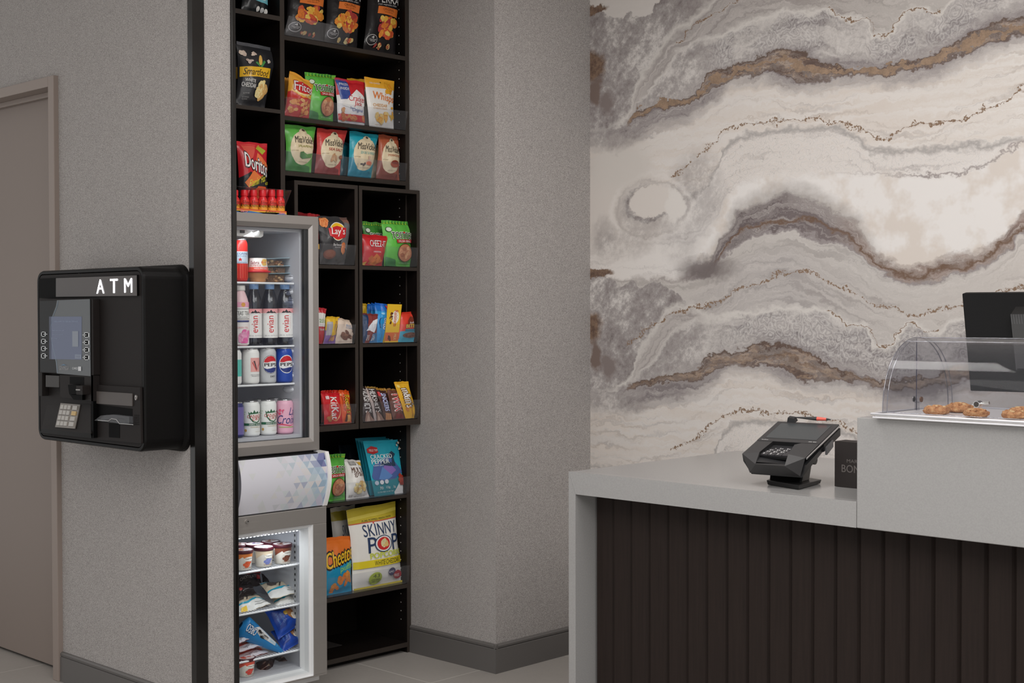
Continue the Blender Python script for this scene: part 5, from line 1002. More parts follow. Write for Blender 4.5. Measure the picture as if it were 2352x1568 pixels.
# water bottles
def bottle(px, ptop, pbot, wpx, X, z, label, lab0, lab1, capc, labc, lops, liq, name='water_bottle', group='clear water bottles', prof=None):
    c = at(px, pbot, 0, X); h = zat(px, ptop, X)-c.z; r = (at(px+wpx/2, pbot, 0, X).y-at(px-wpx/2, pbot, 0, X).y)/2*.80
    t = thing(name, label, 'bottle', (c.x, c.y, z), group)
    P = prof or [(r*.80, .0), (r*.95, h*.02), (r, h*.06), (r*.97, h*.09), (r, h*.12), (r*.985, h*.16), (r*.985, h*.62), (r, h*.66), (r*.985, h*.70), (r*.86, h*.78), (r*.66, h*.86), (r*.52, h*.905), (r*.50, h*.92)]
    mb = MB(); mb.lathe(P, (c.x, c.y, z), PET if liq is None else film(liq), 36)
    mb.obj('bottle_body', t)
    if liq is None:
        mb = MB(); mb.lathe([(a*.93, b+.001) for a, b in P[:-1]], (c.x, c.y, z), WATER, 28); mb.obj('water', t)
    mb = MB(); mb.lathe([(r*.56, h*.915), (r*.60, h*.92), (r*.60, h*.985), (r*.56, h)], (c.x, c.y, z), mat(capc, .35), 28); mb.obj('cap', t)
    z0, z1 = zat(px, lab1, X)-c.z, zat(px, lab0, X)-c.z
    f0 = math.atan2(-c.y, -c.x)
    def S(u, v, off=0.):
        th = f0-PI/2+PI*u; rr = r*1.004+off
        return Vector((c.x+rr*math.cos(th), c.y+rr*math.sin(th), z+z0+(z1-z0)*v))
    mb = MB(); mb.lathe([(r*1.003, z0), (r*1.003, z1)], (c.x, c.y, z), film(labc), 36, caps=False); prints(mb, S, lops, film, 16, 1, .0003, .0002); mb.obj('label', t)
WATER = clearmat((.74, .77, .85), .05, .0, 'water')
EV = [('rect', .0, .84, 1, 1, (236, 164, 168)), ('rect', .0, .84, .62, .9, (236, 176, 178)), ('poly', [(.36, .84), (.46, .92), (.50, .89), (.56, .97), (.64, .88), (.68, .91), (.82, .84), (.68, .86), (.60, .84), (.52, .86), (.46, .84)], (44, 44, 50)), ('rect', .0, .82, 1, .845, (238, 238, 238)), T('evian', .42, .18, .66, .76, (206, 56, 62), rot=90, bold=.0), T('natural spring water', .70, .3, .73, .74, (220, 150, 150), rot=90), T('500 mL 16.9 FL OZ', .3, .06, .86, .10, (150, 150, 156))]
for px, pt, pb_, l0, l1, ls in ((583.5, 654, 795, 711, 777.5, 'first clear water bottle beside the pink tea, cooler shelf'), (619.5, 653.5, 793.5, 710, 776.5, 'middle of three clear water bottles with pale labels'), (654.5, 653, 792, 708.5, 774.5, 'rightmost clear water bottle, next to the cooler wall')):
    bottle(px, pt, pb_, 38, XB, zs2, ls, l0, l1, (128, 164, 212), (240, 239, 238), EV, None)
bottle(552, 658, 796, 42, XB, zs2, 'pink and white tea bottle cut off by the black trim', 696, 793, (236, 234, 230), (238, 232, 232), [('rect', 0, .88, 1, 1, (238, 170, 196)), ('ell', .62, .94, .08, .05, (222, 160, 80)), ('rect', .2, .60, .92, .84, (40, 38, 42)), ('rect', .23, .61, .89, .83, (240, 238, 236)), T("TEAS' TEA", .36, .69, .86, .79, (40, 38, 42), bold=.02), T('ORGANIC', .42, .63, .82, .66, (80, 76, 80)), ('rect', .2, .53, .9, .57, (50, 60, 110)), ('blobs', .68, .16, .2, .1, 10, .12, [(232, 110, 170), (240, 160, 196)], 1.), T('GREEN TEA', .4, .38, .8, .42, (220, 150, 150))], (232, 196, 200), name='tea_bottle', group=None)
# cans
FL = [('rect', .50, .34, .94, .84, (236, 168, 164)), ('poly', [(.60, .72), (.72, .42), (.76, .42), (.66, .74)], (70, 50, 56)), ('poly', [(.55, .66), (.72, .36), (.74, .40), (.58, .70)], (196, 84, 80)), ('poly', [(.92, .74), (.80, .54), (.74, .38), (.82, .52), (.94, .62)], (206, 92, 88)), T('HIBISCUS & LEMONGRASS', .5, .22, .96, .25, (110, 108, 112)), T('PREMIUM TEA', .54, .17, .9, .2, (90, 88, 92))]
can(576, 801, 883, 41, XB, (238, 237, 236), FL, 'white tea can with a pink square picture, middle cooler shelf', z=zs3)
def pep(ringc): return [('ell', .62, .58, .30, .335, ringc), ('ell', .62, .58, .285, .32, (238, 238, 240)), ('poly', [(.36, .66), (.40, .76), (.50, .86), (.62, .89), (.74, .86), (.84, .77), (.88, .68), (.74, .70), (.62, .69), (.5, .65)], (200, 30, 44)), ('poly', [(.36, .46), (.48, .42), (.60, .44), (.74, .47), (.88, .46), (.82, .36), (.74, .30), (.62, .27), (.50, .30), (.41, .37)], (32, 48, 110)), T('PEPSI', .38, .51, .90, .63, (24, 22, 26), bold=.07)]
can(615, 799.5, 881, 40, XB, (190, 192, 196), pep((40, 44, 54))+[T('DIET', .6, .12, .80, .18, (40, 40, 46), bold=.03)], 'silver cola can with a round red, white and blue emblem', z=zs3)
can(652, 798, 878, 40, XB, (24, 66, 160), pep((238, 238, 240)), 'blue cola can with a round red, white and blue emblem', z=zs3)
can(536, 803, 885, 40, XB, (238, 238, 238), [('rect', .62, .2, .95, .8, (90, 190, 180))], 'white can with a teal block, only a sliver past the black trim', z=zs3)
CD = [('poly', [(.40, .80), (.46, .74), (.5, .80), (.56, .75), (.62, .86), (.68, .76), (.76, .82), (.80, .74), (.98, .80), (.94, .62), (.84, .44), (.72, .38), (.56, .42), (.44, .56)], (40, 84, 58)), ('poly', [(.46, .70), (.92, .74), (.88, .60), (.80, .47), (.72, .42), (.60, .45), (.50, .56)], (238, 238, 234)), T('CANADA', .36, .58, .98, .69, (176, 44, 44), bold=.03, tilt=.03), T('DRY', .56, .48, .86, .59, (176, 44, 44), bold=.03, tilt=.02), ('rect', .22, .29, 1, .38, (34, 84, 62)), T('ZERO SUGAR', .42, .305, .96, .36, W, bold=.02), T('GINGER ALE', .48, .22, .94, .26, (170, 150, 100)), ('ell', .30, .12, .05, .05, (190, 150, 80)), T('12 FL OZ', .66, .06, .9, .085, (150, 130, 100)), ('blobs', .22, .66, .12, .18, 14, .012, [(110, 170, 100)], 1.)]
can(577, 935, 1016, 42, XB, (236, 237, 236), CD, 'white and green ginger ale can, left one in front on the cooler floor', z=zfl, group='white and green ginger ale cans')
can(616, 932.5, 1013, 40, XB, (236, 237, 236), CD, 'white and green ginger ale can in the middle, beside the pink can', z=zfl, group='white and green ginger ale cans')
can(654, 930, 1008.5, 40, XB, (232, 176, 198), [T('La', .66, .60, .94, .88, (44, 50, 110), shear=.4), T('Croix', .2, .28, .98, .60, (44, 50, 110), shear=.35, bold=.01), ('poly', [(.14, .25), (.4, .29), (.7, .22), (.95, .26), (.7, .19), (.4, .24)], (206, 60, 90)), ('rect', .28, .14, .9, .17, (150, 180, 90)), ('blobs', .34, .72, .16, .08, 6, .05, [(222, 90, 130)], 1.)], 'pink sparkling water can at the right end of the cooler floor', z=zfl)
can(541, 936, 1017, 40, XB+.0, (40, 44, 96), [('rect', .5, 0, 1, 1, (110, 100, 160))], 'dark blue and purple can cut off by the black trim, cooler floor', z=zfl)
for px, w in ((594, 'left'), (632, 'middle'), (668, 'right')):
    can(px, 926, 1004, 38, XB-.066, (206, 208, 210), [], 'can in the second row of the cooler floor, %s, its lid showing' % w, z=zfl, group='second row cans on the cooler floor')
# ice cream cups
def cup(px, pt, pb_, wpx, X, z, label, c1_, c2_):
    c = at(px, pb_, 0, X); h = zat(px, pt, X)-zat(px, pb_, X); r = (at(px+wpx/2, pb_, 0, X).y-at(px-wpx/2, pb_, 0, X).y)/2*.84
    t = thing('ice_cream_cup', label, 'cup', (c.x, c.y, z), 'small ice cream cups with burgundy lids')
    mb = MB(); mb.lathe([(r*.74, 0), (r*.78, .001), (r*.93, h*.84)], (c.x, c.y, z), film((232, 226, 216)), 32)
    f0 = math.atan2(-c.y, -c.x)
    def S(u, v, off=0.):
        th = f0-PI*.5+PI*u; rr = r*(.785+.145*v)+.0002+off
        return Vector((c.x+rr*math.cos(th), c.y+rr*math.sin(th), z+h*.84*v))
    prints(mb, S, [('poly', [(.2, .98), (.98, .98), (.96, .6), (.6, .6), (.5, .8), (.2, .5)], c1_), ('ell', .74, .66, .2, .13, (238, 234, 226)), T('Haagen-Dazs', .58, .62, .92, .72, (60, 44, 40), bold=.02), ('blobs', .68, .34, .14, .12, 7, .09, [c2_], 1.), T('vanilla', .5, .1, .9, .18, (150, 110, 80)), ('rect', .0, .1, .16, .9, (196, 194, 190))], film, 14, 1, .0002, .0002)
    mb.obj('cup_body', t)
    mb = MB(); mb.lathe([(r*.98, h*.82), (r*1.0, h*.83), (r*1.0, h*.985), (r*.97, h), (r*.93, h), (r*.92, h*.985), (.0001, h*.985)], (c.x, c.y, z), mat((74, 20, 34), .4), 32, caps=False)
    mb.lathe([(r*.90, h*.987), (.0001, h*.987)], (c.x, c.y, z), film((222, 214, 214)), 28, caps=False)
    def SL(u, v, off=0.): return Vector((c.x+r*.85*(u*2-1), c.y+r*.85*(v*2-1), z+h*.988+off))
    prints(mb, SL, [('ell', .55, .3, .28, .14, c1_), ('blobs', .4, .65, .2, .15, 4, .1, [c2_], 1.)], film, 1, 1, .0003, .0002)
    mb.obj('lid', t)
gz1, gz2, gz3 = [z+.0045 for z in GZ]; gfl = .05+.055+.001
XQ = -3.705
cup(558, 1266.5, 1312, 47, XQ, gz1, 'caramel ice cream cup at the left, top freezer shelf', (206, 120, 60), (206, 90, 54))
cup(605.5, 1260, 1304.5, 46, XQ, gz1, 'vanilla ice cream cup with a blue flower, middle of the front row', (214, 196, 170), (110, 118, 170))
cup(648.5, 1252.5, 1297, 44, XQ, gz1, 'chocolate ice cream cup at the right of the front row', (110, 60, 44), (96, 54, 40))
cup(585, 1252.5, 1295, 44, XQ-.075, gz1, 'ice cream cup in the second row, left, lid showing', (190, 180, 170), (90, 80, 120))
cup(621, 1246, 1288, 42, XQ-.085, gz1, 'ice cream cup in the second row, right, lid showing', (120, 70, 50), (150, 90, 60))
cup(553, 1243, 1285, 42, XQ-.11, gz1, 'dark-lidded ice cream cup at the far back left', (150, 120, 110), (120, 90, 80))
cup(564, 1525, 1567, 46, XQ+.012, gfl, 'strawberry ice cream cup on the freezer floor', (222, 90, 70), (206, 70, 60))
# packs lying on the freezer shelves
CRM = [('poly', [(.0, .02), (1, .02), (1, .30), (.7, .36), (.4, .26), (.0, .34)], (216, 216, 214)), ('poly', [(.0, .34), (.4, .26), (.7, .36), (1, .30), (1, .38), (.7, .44), (.4, .34), (.0, .42)], (30, 142, 170)), ('ell', .24, .72, .13, .2, (70, 62, 60)), ('poly', [(.38, .95), (.46, .95), (.52, .72), (.44, .5), (.40, .52), (.47, .72)], (70, 62, 60)), ('rect', .56, .12, .92, .15, (150, 150, 150)), ('rect', .58, .2, .88, .22, (160, 160, 160)), ('poly', [(.0, .9), (.5, .97), (1, .9), (1, .98), (.0, .98)], (40, 150, 180))]
def lying(name, label, px, xs, th, col, ops, seed, cat='pack', group=None, **k):
    th *= 1.25
    return pouch(name, label, px, 0, 0, th, col, ops, cat=cat, seed=seed, xs=xs, group=group, wr=1.1, **k)
lying('ice_cream_pack', 'cream and blue wrapped ice cream sandwich on top of its stack, second freezer shelf', ((596, 1342), (672, 1339), (692, 1362), (622, 1374)), (-3.80, -3.80, -3.70, -3.70), .014, (214, 200, 176), CRM, 121, group='cream ice cream sandwiches', seal=(232, 228, 222))
lying('ice_cream_pack', 'cream and blue wrapped ice cream sandwich, lower of the stack at the right', ((618, 1366), (676, 1356), (687, 1380), (634, 1394)), (-3.78, -3.78, -3.70, -3.70), .012, (214, 200, 176), CRM, 122, group='cream ice cream sandwiches', seal=(232, 228, 222))
lying('ice_cream_pack', 'cream wrapped ice cream sandwich at the left of the second shelf, yellow corner', ((528, 1378), (592, 1366), (622, 1386), (546, 1412)), (-3.79, -3.79, -3.695, -3.695), .015, (214, 200, 176), CRM+[('poly', [(.1, .0), (.3, .0), (.3, .2), (.12, .16)], (226, 190, 60))], 123, group='cream ice cream sandwiches', seal=(232, 228, 222))
BRN = (52, 34, 34)
for px, xs, ls, sd, ops in ((((536, 1322), (598, 1310), (602, 1342), (545, 1356)), (-3.86, -3.86, -3.80, -3.80), 'black and red wrapped bar at the back left of the second shelf', 124, [('rect', .0, .7, 1, .8, (130, 40, 44)), T('CHOCOLATE', .1, .4, .8, .56, (150, 140, 136)), ('rect', .8, .3, .95, .6, (160, 44, 44))]), (((598, 1312), (650, 1304), (655, 1342), (604, 1352)), (-3.90, -3.90, -3.84, -3.84), 'plain dark wrapped bar at the back of the second shelf', 125, []), (((536, 1350), (576, 1340), (590, 1362), (545, 1374)), (-3.80, -3.80, -3.76, -3.76), 'dark wrapped bar with red specks behind the left sandwich', 126, [('ell', .2, .5, .1, .15, (176, 60, 54)), ('rect', .3, .3, .9, .34, (130, 126, 126))])):
    lying('ice_cream_bar', ls, px, xs, .014, (38, 30, 32), ops, sd, cat='ice cream bar')
# cones
def cone(label, tip, mouth, r0, r1, col, ops, name='ice_cream_cone', sq=.8):
    A, B = Vector(tip), Vector(mouth); ax = (B-A).normalized()
    view = (Vector((0, 0, CH))-(A+B)/2).normalized(); sd = ax.cross(view).normalized(); fr = sd.cross(ax).normalized()
    if fr.dot(view) < 0: fr = -fr
    mb = MB(); L = (B-A).length
    def S(u, v, off=0.):
        th = 2*PI*u; r = r0+(r1-r0)*min(1, v*1.02)**.8
        if v > .93: r *= math.sqrt(max(0, 1-((v-.93)/.072)**2))*.9+.1
        r += .0012*mnoise.noise(Vector((math.cos(th)*2, v*6, math.sin(th)*2)))
        return A+ax*(L*v)+(sd*math.cos(th)+fr*math.sin(th)*sq)*(r+off)
    mb.grid(S, 24, 20, film(col))
    def F(u, v, off=0.): return S(.5-u*.5, v, off)
    prints(mb, F, ops, film, 12, 20, .0005, .0003)
    o = tag(mb.obj(name, origin=A), label, 'ice cream cone')
    return o
a, b_ = at(651, 1499, 0, -3.680), at(552, 1436, 0, -3.72)
cone('blue cookie ice cream cone slanting down to the right, third freezer shelf', a, b_, .003, .040, (30, 116, 176), [('poly', [(.86, .25), (.60, .25), (.54, .62), (.66, .80), (.86, .70)], (206, 206, 208)), ('blobs', .64, .58, .10, .10, 30, .05, [(44, 40, 42), (90, 86, 86), (170, 168, 166)], 1.), T('OREO', .46, .72, .68, .94, (226, 230, 236), rot=90, bold=.05, out=(.08, (20, 50, 90))), T('KLONDIKE', .62, .2, .76, .4, (120, 190, 220), rot=90)])
a, b_ = at(664, 1455, 0, -3.80), at(622, 1408, 0, -3.83)
def dpk(label, px, xs, sd, th=.026):
    return lying('drumstick_pack', label, px, xs, th, (26, 64, 150), [('poly', [(.60, .96), (.9, .92), (.99, .6), (.9, .2), (.72, .1), (.55, .4)], (54, 110, 190)), ('ell', .66, .55, .19, .26, (150, 104, 66)), ('blobs', .64, .60, .15, .18, 26, .05, [(120, 76, 48), (186, 140, 92), (150, 100, 62)], 1.), ('ell', .68, .40, .11, .16, (228, 218, 204)), ('ell', .44, .62, .07, .09, (150, 120, 40)),
        T('DRUM', .70, .76, .96, .90, (206, 50, 60), bold=.06, out=(.12, W), tilt=-.22), T('STICK', .82, .24, .93, .66, (206, 50, 60), bold=.06, out=(.12, W), rot=-90), ('rect', .05, .2, .34, .8, (20, 48, 120)), T('VANILLA', .1, .3, .16, .7, (90, 130, 190), rot=90), T('CARAMEL', .22, .3, .28, .7, (90, 130, 190), rot=90)], sd, cat='ice cream pack', group='blue cone packs')
dpk('blue cone pack with red and white lettering, upper one on the third freezer shelf', ((606, 1402), (676, 1393), (697, 1428), (640, 1468)), (-3.76, -3.76, -3.70, -3.70), 131)
dpk('blue cone pack beneath the other, its white seam facing out', ((622, 1450), (684, 1432), (698, 1470), (650, 1498)), (-3.75, -3.75, -3.685, -3.685), 132, .02)
for i, (px, ls) in enumerate(((((534, 1478), (600, 1470), (606, 1482), (540, 1499)), 'orange-red and white bar pack, upper left on the third freezer shelf'), (((534, 1500), (600, 1490), (618, 1496), (544, 1518)), 'orange-red and white bar pack, lower one on the third shelf'), (((532, 1462), (570, 1454), (574, 1466), (540, 1480)), 'red and white bar pack on top, beneath the blue cone'))):
    lying('ice_cream_bar', ls, px, (-3.76, -3.76, -3.69, -3.69), .009, (222, 84, 64), [('poly', [(0, 0), (1, .0), (1, .3), (.5, .4), (0, .36)], (206, 206, 214)), T('Haagen-Dazs', .3, .1, .7, .28, (60, 44, 60)), ('blobs', .7, .7, .2, .15, 6, .08, [(236, 150, 90), (190, 60, 50)], 1.)], 133+i, cat='ice cream bar', group='orange-red bar packs')
for i, (px, xs, ls) in enumerate(((((588, 1520), (632, 1512), (624, 1550), (594, 1556)), (-3.76, -3.76, -3.70, -3.70), 'crumpled dark brown wrapped bar beside the cup on the freezer floor'), (((628, 1512), (676, 1500), (680, 1534), (634, 1542)), (-3.80, -3.80, -3.74, -3.74), 'dark brown wrapped bar at the right of the freezer floor'), (((604, 1506), (650, 1498), (652, 1524), (610, 1530)), (-3.88, -3.88, -3.84, -3.84), 'dark brown wrapped bar at the back of the freezer floor'))):
    lying('ice_cream_bar', ls, px, xs, .018, BRN, [('rect', .1, .3, .5, .34, (110, 90, 84)), ('ell', .3, .6, .08, .08, (150, 120, 110)), T('dark', .5, .3, .8, .4, (150, 130, 110))], 140+i, cat='ice cream bar', group='brown bars on the freezer floor')
# ------------------------------------------------------------------ wall-mounted cash machine
YA = 2.184
AB = mat((9, 8, 8), .42, 0, .16, bump=.12, bscale=600, name='black_textured_plastic'); AB2 = mat((33, 29, 28), .55, 0, .16, bump=.1, bscale=600, name='charcoal_plastic'); AG = mat((4, 4, 4), .6, 0, .08)
def A(px, py, d=0.): p = at(px, py, 1, YA-d); return p
def zq(zx, zy, d=0.): return A(60+zx/3.335, 590+zy/3.335, d)
def rrect(x0, x1, z0, z1, r, y, n=8):
    P = []
    for cx, cz, a0 in ((x1-r, z0+r, -PI/2), (x1-r, z1-r, 0), (x0+r, z1-r, PI/2), (x0+r, z0+r, PI)):
        for k in range(n+1): a = a0+PI/2*k/n; P.append(Vector((cx+r*math.cos(a), y, cz+r*math.sin(a))))
    return P
xl, xr_ = A(86, 800).x, A(331, 800).x; zt0, zb0 = A(331, 611).z, A(331, 1039).z
atm = thing('cash_machine', 'black wall-mounted cash machine with lit white letters and a keypad', 'cash machine', ((xl+xr_)/2, YL, (zt0+zb0)/2))
def loops(mb, Ls, m, close=True, cap0=False, cap1=False):
    n = len(Ls[0]); vs = [v for L in Ls for v in L]; fs = []
    for j in range(len(Ls)-1):
        for i in range(n): fs.append((j*n+i, j*n+(i+1) % n, (j+1)*n+(i+1) % n, (j+1)*n+i))
    mb.add(vs, fs, m, False)
    if cap1: mb.add(Ls[-1], [tuple(range(n))], m)
mb = MB(); e = .016
loops(mb, [rrect(xl-e, xr_+e, zb0-e*.6, zt0+e*.6, .05, YL-.001), rrect(xl-e*.8, xr_+e*.8, zb0-e*.5, zt0+e*.5, .048, YL-.012), rrect(xl, xr_, zb0, zt0, .036, YL-.018), rrect(xl, xr_, zb0, zt0, .036, YA+.006), rrect(xl+.003, xr_-.003, zb0+.003, zt0-.003, .034, YA), rrect(xl+.011, xr_-.011, zb0+.011, zt0-.011, .028, YA), rrect(xl+.013, xr_-.013, zb0+.013, zt0-.013, .026, YA+.006)], AB)
for p in mb.sm: pass
mb.obj('housing', atm)
mb = MB(); mb.prism(rrect(xl+.014, xr_-.014, zb0+.014, zt0-.014, .024, YA+.001), (0, .03, 0), AB2); mb.obj('front_panel', atm)
def plate(par, name, quad, d0, d1, m, bevel=0.):
    """quad of zoomed photo points TL,TR,BR,BL; slab from depth d1 (in front) to d0"""
    P = [zq(*q, d1) for q in quad]; mb = MB(); mb.prism([p for p in P], (0, d1-d0, 0), m); return mb.obj(name, par, bevel=bevel)
hd = plate(atm, 'header', [(96, 166), (848, 136), (852, 297), (100, 313)], 0, .005, AG, .001)
plate(hd, 'header_window', [(228, 162), (846, 140), (848, 297), (228, 305)], .005, .006, mat((72, 66, 64), .3))
LIT = mat((250, 250, 255), .5, emit=5., name='lit_letter')
for ch, q in (('A', (540, 172, 598, 280)), ('T', (644, 167, 702, 276)), ('M', (752, 162, 812, 273))):
    a, c = zq(q[0], q[3], .0065), zq(q[2], q[1], .0065)
    mb = MB(); prints(mb, lambda u, v, off=0.: Vector((a.x+(c.x-a.x)*u, a.y-off, a.z+(c.z-a.z)*v)), [('text', ch, 0, 0, 1, 1, (255, 255, 255), {'bold': .004})], lambda c_: LIT, 1, 1)
    mb.obj('lit_letter', hd)
# screen module, standing proud
D = .022
plate(atm, 'card_module', [(100, 322), (512, 322), (516, 905), (104, 885)], 0, D, AB2, .002)
sm = plate(atm, 'screen_bezel', [(104, 336), (492, 328), (496, 897), (108, 880)], D, D+.002, mat((16, 17, 18), .35, 0, .2))
def QS(quad, d):
    P = [zq(*q, d) for q in quad]
    return lambda u, v, off=0.: (P[3]*(1-u)+P[2]*u)*(1-v)+(P[0]*(1-u)+P[1]*u)*v+Vector((0, -off, 0))
def pts2(quad, L):
    (x0, y0), (x1, y1), (x2, y2), (x3, y3) = quad; o = []
    for (a, b) in L: o.append(((a-x3)/(x2-x3), (y3-b)/(y3-y0)))
    return o
bz = [(104, 336), (492, 328), (496, 897), (108, 880)]
mb = MB(); S = QS(bz, D+.0021)
gl = pts2(bz, [(245, 334), (492, 330), (495, 895), (240, 886), (232, 800), (205, 690), (188, 600), (190, 530), (208, 450), (236, 380)])
prints(mb, S, [('poly', gl, (92, 96, 99))], lambda c_: mat(c_, .4), 1, 1, .0001, .0002)
edge = [(245, 334), (236, 380), (208, 450), (190, 530), (188, 600), (205, 690), (232, 800), (240, 886)]
mb.tube([zq(a_, b_, D+.0026) for a_, b_ in edge], .0009, mat((120, 138, 154), .3), 6); mb.obj('bezel_graphic', sm)
sq_ = [(176, 456), (426, 456), (426, 786), (178, 782)]
mb = MB(); S = QS(sq_, D+.0028)
SCR = mat((78, 86, 108), .25, emit=.25, name='screen')
mb.grid(S, 1, 1, SCR, 0); S2 = QS(sq_, D+.003)
SM = lambda c_: mat(c_, .4, emit=.25)
prints(mb, S2, [('rect', 0, 0, .06, 1, (52, 58, 76)), T('WELCOME TO THE SELF SERVICE', .16, .87, .88, .90, (126, 136, 156)), T('Please insert your card', .10, .66, .46, .69, (126, 136, 156)), T('and remove quickly', .10, .56, .44, .59, (120, 130, 150)), T('to begin', .10, .47, .28, .5, (120, 130, 150)), ('rect', .72, .30, .90, .66, (112, 118, 128)), ('rect', .80, .02, 1.0, .12, (104, 112, 128)), T('ENGLISH', .84, .05, .96, .09, (90, 96, 110))], SM, 1, 1, .0001, .0001)
mb.obj('screen', sm)
BT = mat((206, 210, 212), .35)
def ringbtn(cx, cy, w, h, dirx):
    mb = MB(); s_ = 5
    for q in (((cx-w, cy-h), (cx+w, cy-h), (cx+w, cy-h+s_), (cx-w, cy-h+s_)), ((cx-w, cy+h-s_), (cx+w, cy+h-s_), (cx+w, cy+h), (cx-w, cy+h)), ((cx-w, cy-h), (cx-w+s_, cy-h), (cx-w+s_, cy+h), (cx-w, cy+h)), ((cx+w-s_, cy-h), (cx+w, cy-h), (cx+w, cy+h), (cx+w-s_, cy+h)), ((cx, cy-2.5), (cx+dirx*(w+12), cy-2.5), (cx+dirx*(w+12), cy+2.5), (cx, cy+2.5)) ):
        P = [zq(a_, b_, D+.0045) for a_, b_ in q]; mb.prism(P, (0, .002, 0), BT)
    P = [zq(a_, b_, D+.0040) for a_, b_ in ((cx-w+s_, cy-h+s_), (cx+w-s_, cy-h+s_), (cx+w-s_, cy+h-s_), (cx-w+s_, cy+h-s_))]; mb.prism(P, (0, .002, 0), AG)
    mb.obj('screen_button', sm)
for cy in (591, 646, 701, 757): ringbtn(131, cy, 16, 19, 1)
for cy in (597, 654, 711, 769): ringbtn(462, cy, 18, 20, -1)
lg = [(250, 820), (440, 820), (440, 880), (250, 876)]
mb = MB(); prints(mb, QS(lg, D+.0026), [T('GENMEGA', .03, .2, .42, .72, (160, 160, 162)), T('CARD', .56, .3, .78, .6, (206, 208, 210), bold=.05), ('rect', .8, .12, .92, .68, (206, 208, 210)), ('poly', [(.1, .8), (.22, .98), (.34, .8), (.22, .88)], (90, 140, 180))], lambda c_: mat(c_, .4), 1, 1); mb.obj('badge', sm)
# lower module with recesses
def solid(par, name, quad, d0, d1, m, bevel=0): return plate(par, name, quad, d0, d1, m, bevel)
solid(atm, 'side_rail', [(98, 885), (122, 886), (122, 1065), (98, 1062)], 0, D, AB2)
cm = solid(atm, 'card_reader', [(256, 905), (512, 905), (514, 1105), (262, 1072)], 0, D, AB2, .001)
solid(atm, 'cover_plate', [(150, 905), (252, 910), (252, 998), (150, 994)], 0, D, mat((50, 46, 44), .5), .001)
solid(cm, 'slot_recess', [(334, 916), (442, 920), (442, 980), (334, 972)], D, D+.0006, AG)
solid(cm, 'slot_bezel', [(320, 978), (386, 980), (386, 1050), (330, 1052)], D, D+.014, AG, .002); solid(cm, 'slot_bezel', [(384, 984), (432, 986), (432, 1056), (384, 1052)], D, D+.024, AB2, .002)
solid(cm, 'slot_bezel', [(380, 1012), (412, 1013), (412, 1022), (380, 1021)], D+.024, D+.025, mat((150, 148, 146), .3)); solid(cm, 'reader_foot', [(334, 1052), (430, 1056), (430, 1096), (362, 1092)], D, D+.010, AG, .001)
solid(atm, 'module_side', [(498, 905), (512, 905), (516, 1385), (500, 1384)], 0, D, AG)
# sloping keypad deck
K4 = [zq(176, 1060, -.012), zq(496, 1098, -.004), zq(496, 1352, D+.004), zq(118, 1315, D+.004)]
mb = MB(); dn = Vector((0, .03, 0)); mb.hexa([K4[3], K4[2], K4[1], K4[0]], [K4[3]+dn, K4[2]+dn, K4[1]+dn*.5, K4[0]+dn*.5], AB2)
mb.hexa([zq(118, 1315, D+.004), zq(496, 1352, D+.004), zq(500, 1388, D), zq(108, 1345, D)], [zq(118, 1315, -.004), zq(496, 1352, -.004), zq(500, 1388, -.004), zq(108, 1345, -.004)], AB)
kd = mb.obj('keypad_deck', atm)
kn = (K4[1]-K4[3]).cross(K4[0]-K4[2]).normalized()
if kn.y > 0: kn = -kn
def onK(zx, zy, off=0.):
    # ray through photo point meets the deck plane
    px_, py_ = 60+zx/3.335, 590+zy/3.335; o = Vector((0, 0, CH)); d = at(px_, py_, 1, YA)-o
    tt = (K4[3]-o).dot(kn)/d.dot(kn); return o+d*tt+kn*off
kp = [onK(270, 1120), onK(420, 1132), onK(378, 1316), onK(228, 1304)]
mb = MB(); mb.hexa([p for p in kp], [p+kn*.003 for p in kp], mat((128, 122, 116), .35, .4)); kpo = mb.obj('keypad', kd)
KY = mat((176, 172, 166), .35, .3); KS = lambda u, v: (kp[3]*(1-u)+kp[2]*u)*(1-v)+(kp[0]*(1-u)+kp[1]*u)*v
for r in range(4):
    for c_ in range(4):
        u0 = .08+c_*.18+(.08 if c_ == 3 else 0); u1 = u0+(.15 if c_ < 3 else .22); v0 = .08+r*.225; v1 = v0+.17
        P = [KS(u0, v0)+kn*.003, KS(u1, v0)+kn*.003, KS(u1, v1)+kn*.003, KS(u0, v1)+kn*.003]
        MB().hexa(P, [p+kn*.003 for p in P], KY if not (c_ == 3 and r == 2) else mat((196, 166, 110), .35, .3)).obj('key', kpo)
# dispenser module
dm = solid(atm, 'dispenser', [(530, 978), (872, 998), (880, 1428), (534, 1395)], 0, .008, AB2, .002)
solid(dm, 'dispenser_plate', [(538, 1028), (812, 1045), (812, 1142), (538, 1122)], .008, .011, mat((78, 72, 69), .45), .001)
solid(dm, 'dispenser_mouth', [(538, 1126), (814, 1162), (816, 1292), (540, 1258)], .008, .0084, AG)
mb = MB(); P = [zq(550, 1250, .010), zq(818, 1284, .010), zq(818, 1220, .010), zq(690, 1205, .010), zq(600, 1212, .010)]
mb.prism(P, (0, -.012, 0), CLEAR); mb.tube([zq(550, 1250, .023), zq(630, 1256, .023), zq(655, 1238, .023), zq(690, 1244, .023), zq(715, 1276, .023), zq(818, 1284, .023)], .0012, mat((170, 170, 170), .2), 6); mb.obj('bill_tray', dm)
solid(dm, 'finger_notch', [(634, 1272), (716, 1280), (716, 1386), (634, 1380)], .008, .0088, AG)
